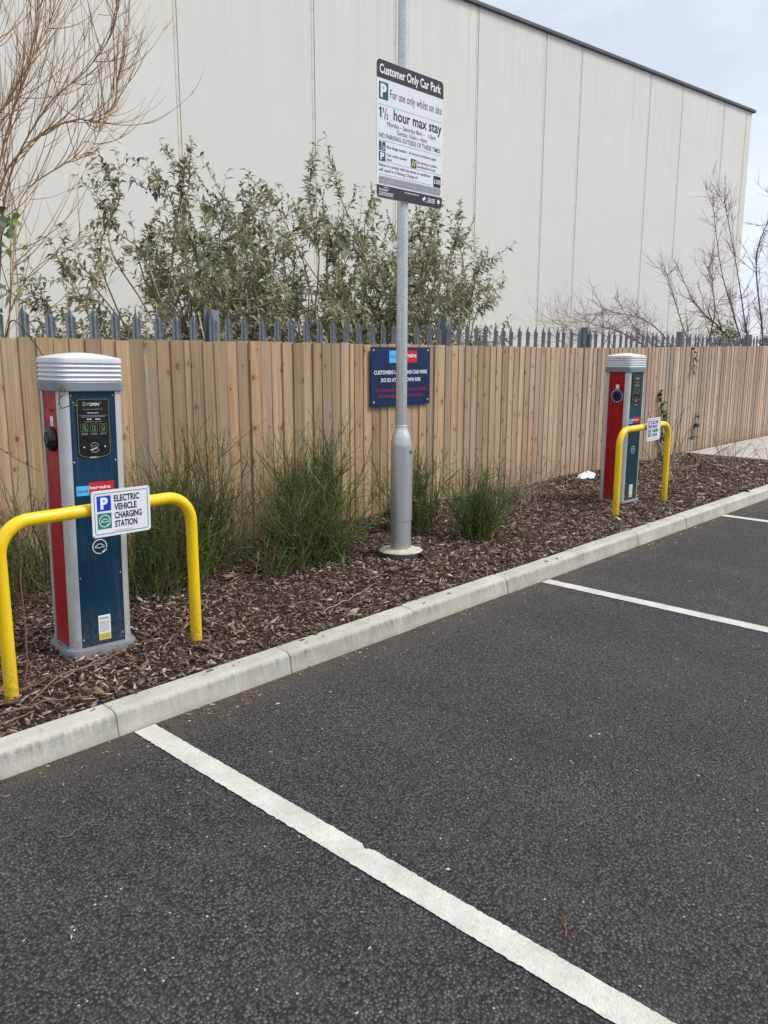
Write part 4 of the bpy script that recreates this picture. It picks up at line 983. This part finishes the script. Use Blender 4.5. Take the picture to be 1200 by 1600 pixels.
evergreen((22.6, 7.4, 0), [((0, 0, 1.2), (.9, .8, .85), 700), ((1.5, -.9, 1.3), (1.1, .9, .85), 800)], 42, 'dark green hedge clump beyond the fence at the right edge', [(.045, .06, .03), (.03, .045, .025), (.07, .075, .035)], .13)

# broom in the bed
def broom(loc, n, hgt, spr, seed, label, dead=0., flowers=0, up=.06, core=.1):
    n = int(n*1.45); spr *= 1.22; core *= 1.15
    r = random.Random(seed); loc = (loc[0], loc[1], bed_z(loc[0], loc[1])-.02); root = tag(empty('broom_shrub', loc), label, 'shrub', 'green broom shrubs in the bed'); st = MB(); lv = MB(); fl = MB()
    GS = [(.095, .15, .032), (.14, .20, .045), (.065, .10, .026), (.20, .235, .06), (.10, .125, .05)]
    DS = [(.20, .14, .09), (.13, .09, .06), (.27, .2, .13)]
    for k in range(n):
        az = r.uniform(0, 2*PI); tl = abs(r.gauss(0, spr)); d = V((math.cos(az)*math.sin(tl), math.sin(az)*math.sin(tl), math.cos(tl)))
        L = hgt*r.choice((r.uniform(.35, .8), r.uniform(.6, 1.15))); dd = r.random() < dead; c = jit(r, r.choice(DS if dd else GS), .3)
        p0 = V((r.gauss(0, core*.6), r.gauss(0, core*.6), 0)); pts = grow(r, p0, d, L, 7, r.choice((.06, .08, .14)), up-.03*r.random())
        if pts[-1].y+loc[1] > FY-.06:
            for q in pts: q.y = min(q.y, FY-.05-loc[1]-r.uniform(0, .06))
        st.tube(pts, [.0034*(1-.7*i/7) for i in range(8)], 3, c, False)
        for q in range(7):
            i = r.randint(1, 6); d2 = ((pts[i+1]-pts[i]).normalized()+rv(r, .34)); s2 = grow(r, pts[i], d2, L*r.uniform(.12, .42), 4, .08, up)
            if s2[-1].y+loc[1] > FY-.05: continue
            st.tube(s2, [.0022, .002, .0017, .0013, .0008], 3, jit(r, c, .2), False)
            if not dd:
                for j in range(1, 5):
                    for w_ in range(2): leaf(lv, s2[j]+rv(r, .003), rv(r)+V((0, 0, .8)), rv(r), r.uniform(.008, .017), .005, jit(r, r.choice(GS), .35), 0)
        if flowers and r.random() < flowers:
            for q in range(2): p = pts[r.randint(2, 7)]; leafball(fl, r, p, (.012, .012, .012), 6, .018, [(.8, .55, .02), (.75, .6, .05)])
    st.build('stems', 'twig', root); lv.build('foliage', 'leaf', root)
    if fl.v: fl.build('flowers', 'leaf', root)['kind'] = 'stuff'
broom((2.55, 4.25), 120, .72, .30, 51, 'dark green broom close behind the near hoop and charger', .12, 0, .03, .16)
broom((2.95, 4.5), 110, .85, .26, 56, 'straggly broom against the fence, between the near charger and the tallest broom', .2, .02, .03, .16)
broom((3.62, 4.12), 190, .56, .42, 52, 'bushy broom in front of the tallest broom, left of the post', .08, 0, .03, .14)
broom((4.0, 4.52), 150, .84, .22, 53, 'tallest upright green broom against the fence, left of the post', .1, .01, .03, .2)
broom((4.85, 4.25), 85, .62, .28, 54, 'yellow-flowering broom just right of the post', .1, .06, .03, .12)
broom((5.0, 3.72), 110, .56, .36, 55, 'fan-shaped broom standing clear right of the post', .1, 0, .03, .08)
broom((1.95, 4.62), 70, .66, .3, 57, 'thin broom in the shade behind the near charger, far left', .25, 0, .03, .2)
broom((3.25, 4.0), 30, .34, .5, 58, 'low wispy broom seedling in the mulch between the larger brooms', .3, 0, .03, .1)

# dead stalky plants
def stalks(loc, n, hgt, spr, seed, label, cols=((.36, .27, .20), (.26, .18, .135), (.48, .40, .32)), rad=.0045, up=.0):
    r = random.Random(seed); loc = (loc[0], loc[1], bed_z(min(loc[0], 11.3), loc[1])-.01); root = tag(empty('dead_plant', loc), label, 'dead plant', 'leafless dead plants in the bed'); st = MB()
    for k in range(n):
        az = r.uniform(0, 2*PI); tl = abs(r.gauss(0, spr)); d = V((math.cos(az)*math.sin(tl), math.sin(az)*math.sin(tl), math.cos(tl)))
        pts = grow(r, (r.gauss(0, .06), r.gauss(0, .05), 0), d, hgt*r.uniform(.5, 1.1), 7, .12, up)
        for q in pts: q.z = max(q.z, .005); q.y = min(q.y, FY-.06-loc[1])
        st.tube(pts, [rad*(1-.6*i/7) for i in range(8)], 4, jit(r, r.choice(cols)), False); twiggy(r, st, pts, 5, (.06, .22), .02, rad*.5, cols, None, 1, .25, 5, 1.1)
    for v in range(len(st.v)):
        q = st.v[v]
        if q[1] > FY-.04-loc[1]: st.v[v] = (q[0], FY-.04-loc[1], q[2])
    st.build('stems', 'twig', root)
stalks((5.75, 4.0), 22, .58, .8, 61, 'leafless tan stalks sprawling right of the fan-shaped broom')
stalks((6.4, 4.15), 24, .55, .75, 62, 'dead twiggy plant left of the far charger')
stalks((5.6, 4.55), 8, .75, .5, 63, 'dry stalks leaning against the fence past the brooms')
stalks((8.9, 3.95), 12, .8, .45, 64, 'upright bare sapling stalks right of the far hoop', rad=.008)
stalks((10.2, 3.75), 16, .65, .7, 65, 'dead twiggy plant at the far end of the bed by the footpath')
stalks((11.1, 3.5), 6, .7, .6, 66, 'bare twigs standing beside the footpath edging at the right edge')

# green ground weeds at the foot of the fence
def weeds(loc, n, rad, seed, label, cols=((.06, .10, .05), (.09, .13, .07), (.13, .17, .11)), L=.07, z=.05):
    r = random.Random(seed); root = tag(empty('weed_clump', (loc[0], loc[1], bed_z(loc[0], loc[1]))), label, 'weed', 'green weeds in the bed'); mb = MB()
    for k in range(n):
        a = r.uniform(0, 2*PI); q = rad*math.sqrt(r.random()); p = V((q*math.cos(a), q*math.sin(a)*.6, r.uniform(.005, z)))
        if p.y+loc[1] > FY-.05: p.y = FY-.05-loc[1]
        leaf(mb, p, V((math.cos(a), math.sin(a), r.uniform(-.1, .7))), V((0, 0, 1)), L*r.uniform(.5, 1.2), L*.42, jit(r, r.choice(cols), .3), .2)
    mb.build('leaves', 'leaf', root)
weeds((8.45, 4.35), 130, .28, 71, 'grey-green weed clump at the fence foot behind the far hoop', L=.09)
weeds((6.6, 4.75), 60, .35, 72, 'low green weeds at the fence foot among dead stalks')
weeds((5.3, 4.72), 70, .25, 73, 'low dark green weeds at the fence foot behind the fan-shaped broom')
weeds((3.35, 4.62), 60, .15, 74, 'dark green leaves at the fence foot between two brooms')
weeds((2.15, 4.72), 90, .18, 75, 'green weeds at the fence foot behind the near charger')
weeds((1.72, 3.10), 14, .04, 76, 'tiny green seedling at the kerb edge before the near charger', L=.03, z=.03)
weeds((2.75, 3.06), 22, .05, 77, 'small moss-green tuft on the kerb edge right of the near hoop', cols=((.2, .24, .05), (.14, .2, .04)), L=.025, z=.02)

# ivy on the fence and climber at the left edge
def ivy(name, pathpts, n, L, seed, label, spread, cols=((.05, .075, .035), (.08, .10, .05), (.12, .14, .08), (.035, .05, .03)), front=FY-.035, flat=True):
    r = random.Random(seed); o = V(pathpts[0]); root = tag(empty(name, o), label, 'climber'); st = MB(); mb = MB()
    pts = spline([V(q)-o for q in pathpts], 6); st.tube(pts, [.006*(1-.6*i/len(pts)) for i in range(len(pts))], 5, (.09, .06, .04), False)
    for k in range(n):
        t = r.random()*(len(pts)-1.01); i = int(t); p = pts[i].lerp(pts[i+1], t-i)+V((r.gauss(0, spread), -.012-r.random()*.03 if flat else r.gauss(0, spread), r.gauss(0, spread)))
        d = rv(r)+V((0, -.3, -.4)); nn_ = V((0, -1, .35))+rv(r, .35); Lk = L*r.uniform(.55, 1.2)
        broadleaf(mb, p, d, nn_, Lk, Lk*.8, jit(r, r.choice(cols), .3))
    st.build('stems', 'twig', root); mb.build('leaves', 'leaf', root)
ivy('ivy', [(10.75, FY-.03, .12), (10.72, FY-.03, .4), (10.68, FY-.03, .7), (10.6, FY-.03, 1.02)], 70, .075, 81, 'dark ivy climbing the fence right behind the far hoop', .045)
ivy('ivy', [(11.5, FY-.03, 1.6), (11.6, FY-.03, 1.4), (11.66, FY-.03, 1.2)], 16, .06, 82, 'ivy strand hanging from the fence top right of the far hoop', .03)
ivy('ivy', [(11.75, FY-.03, .3), (11.8, FY-.03, .5), (11.87, FY-.03, .64)], 16, .07, 83, 'small ivy sprig low on the fence near the footpath', .04)
LC = ((.13, .19, .04), (.22, .26, .07), (.07, .11, .03), (.2, .25, .18))
ivy('climber', [(1.95, 5.1, .2), (2.0, 5.1, 1.0), (1.98, 5.12, 1.6), (2.06, 5.1, 2.0), (2.1, 5.08, 2.2), (2.14, 5.05, 2.3)], 60, .07, 84, 'broad-leaved green climber above the fence at the left edge', .06, LC, flat=False)
def bramble(pts, seed, label, nl, L, rad=.004):
    r = random.Random(seed); o = V(pts[0]); root = tag(empty('bramble', o), label, 'bramble'); st = MB(); mb = MB(); P_ = spline([V(q)-o for q in pts], 6)
    st.tube(P_, [rad*(1-.55*i/len(P_)) for i in range(len(P_))], 6, (.06, .035, .03), False)
    for k in range(nl):
        i = int(len(P_)*(.25+.74*k/nl)); d = rv(r); d.z = abs(d.z)*.3
        for q in range(3): leaf(mb, P_[min(i, len(P_)-1)], d+rv(r, .8), V((-.3, -.7, .6))+rv(r, .3), L*r.uniform(.6, 1.2), L*.6, jit(r, r.choice(((.16, .2, .08), (.25, .27, .12), (.1, .13, .05))), .25), .1)
    st.build('stem', 'twig', root, True); mb.build('leaves', 'leaf', root)
bramble([(2.0, 5.05, 1.3), (2.07, 5.0, 1.70), (2.09, 4.8, 1.62), (2.03, 4.5, 1.51), (1.85, 4.0, 1.42), (1.69, 3.6, 1.38), (1.60, 3.42, 1.345), (1.575, 3.36, 1.30), (1.60, 3.31, 1.315), (1.625, 3.30, 1.33)], 91, 'dark bramble shoot arching over the fence onto the near charger hood', 7, .028)
bramble([(1.5, 4.75, 1.2), (1.70, 4.62, 1.08), (1.82, 4.5, .97), (1.92, 4.4, .885)], 92, 'short bramble shoot at the left edge against the fence', 4, .03, .003)

# loose dead stems on the mulch, one standing
def stick(pts, rad, seed, label, c=(.22, .14, .10)):
    r = random.Random(seed); mb = MB(); P_ = spline(pts, 5); n_ = len(P_); P_ = [q+rv(r, .004) for q in P_]
    mb.tube(P_, [rad*(1-.6*i/n_) for i in range(n_)], 6, c, True); tag(mb.build('fallen_stick', 'twig', None, True), label, 'stick', 'dead stems lying in the bed')
stick([(1.10, 3.17, .125), (1.3, 3.13, .13), (1.47, 3.06, .125)], .0045, 1, 'straight dead stem lying near the kerb at the left edge')
stick([(1.27, 3.2, .12), (1.45, 3.28, .16), (1.65, 3.34, .145), (1.85, 3.42, .15), (2.02, 3.46, .13)], .0045, 2, 'long curved dead stem lying across the front of the near charger')
stick([(1.42, 3.30, .125), (1.62, 3.37, .14), (1.8, 3.42, .14)], .004, 3, 'short dead stem against the near charger base', (.32, .24, .17))
stick([(1.98, 3.33, .125), (2.12, 3.44, .14), (2.3, 3.56, .13)], .0035, 4, 'thin dead stem lying by the right leg of the near hoop', (.3, .22, .16))
stick([(1.36, 3.43, .09), (1.385, 3.44, .35), (1.38, 3.45, .62), (1.40, 3.45, .86)], .0045, 5, 'thin reddish stem standing beside the left leg of the near hoop', (.26, .13, .07))
stick([(2.9, 3.2, .125), (3.2, 3.25, .135), (3.5, 3.36, .13)], .0035, 6, 'pale dead stem on the mulch left of the post', (.38, .3, .22))
stick([(5.9, 3.35, .125), (6.1, 3.6, .14), (6.25, 3.9, .13)], .004, 7, 'pale dead stem on the mulch before the far hoop', (.38, .3, .22))
stick([(.99, 2.36, .005), (1.06, 2.36, .006), (1.13, 2.39, .005)], .0015, 8, 'tiny dry stalk on the asphalt left of the bay line', (.33, .2, .1))
stick([(1.72, .95, .005), (1.77, .985, .009), (1.775, 1.02, .005)], .002, 9, 'curled brown stalk on the asphalt right of the bay line', (.3, .12, .05))

# crumpled white bag at the fence foot
mb = MB(); rb2 = random.Random(3); nu, nv_ = 22, 10; ring_ = []
for i in range(nv_):
    t = i/(nv_-1)*PI; ring_.append([(.20*math.sin(t+.05)*math.cos(2*PI*j/nu)*(1+.5*mn.noise(V((j*.9, i*.8, 1)))), .07*math.sin(t+.05)*math.sin(2*PI*j/nu)*(1+.5*mn.noise(V((j*.8, i*.9, 5)))), .045-.05*math.cos(t)+.03*mn.noise(V((math.cos(2*PI*j/nu)*3, math.sin(2*PI*j/nu)*3, i*.7)))) for j in range(nu)])
mb.loft(ring_); tag(mb.build('plastic_bag', 'bag', None, True, 25, (8.35, 4.66, .085), (0, 0, .1)), 'crumpled white plastic bag at the fence foot left of the far charger', 'litter')
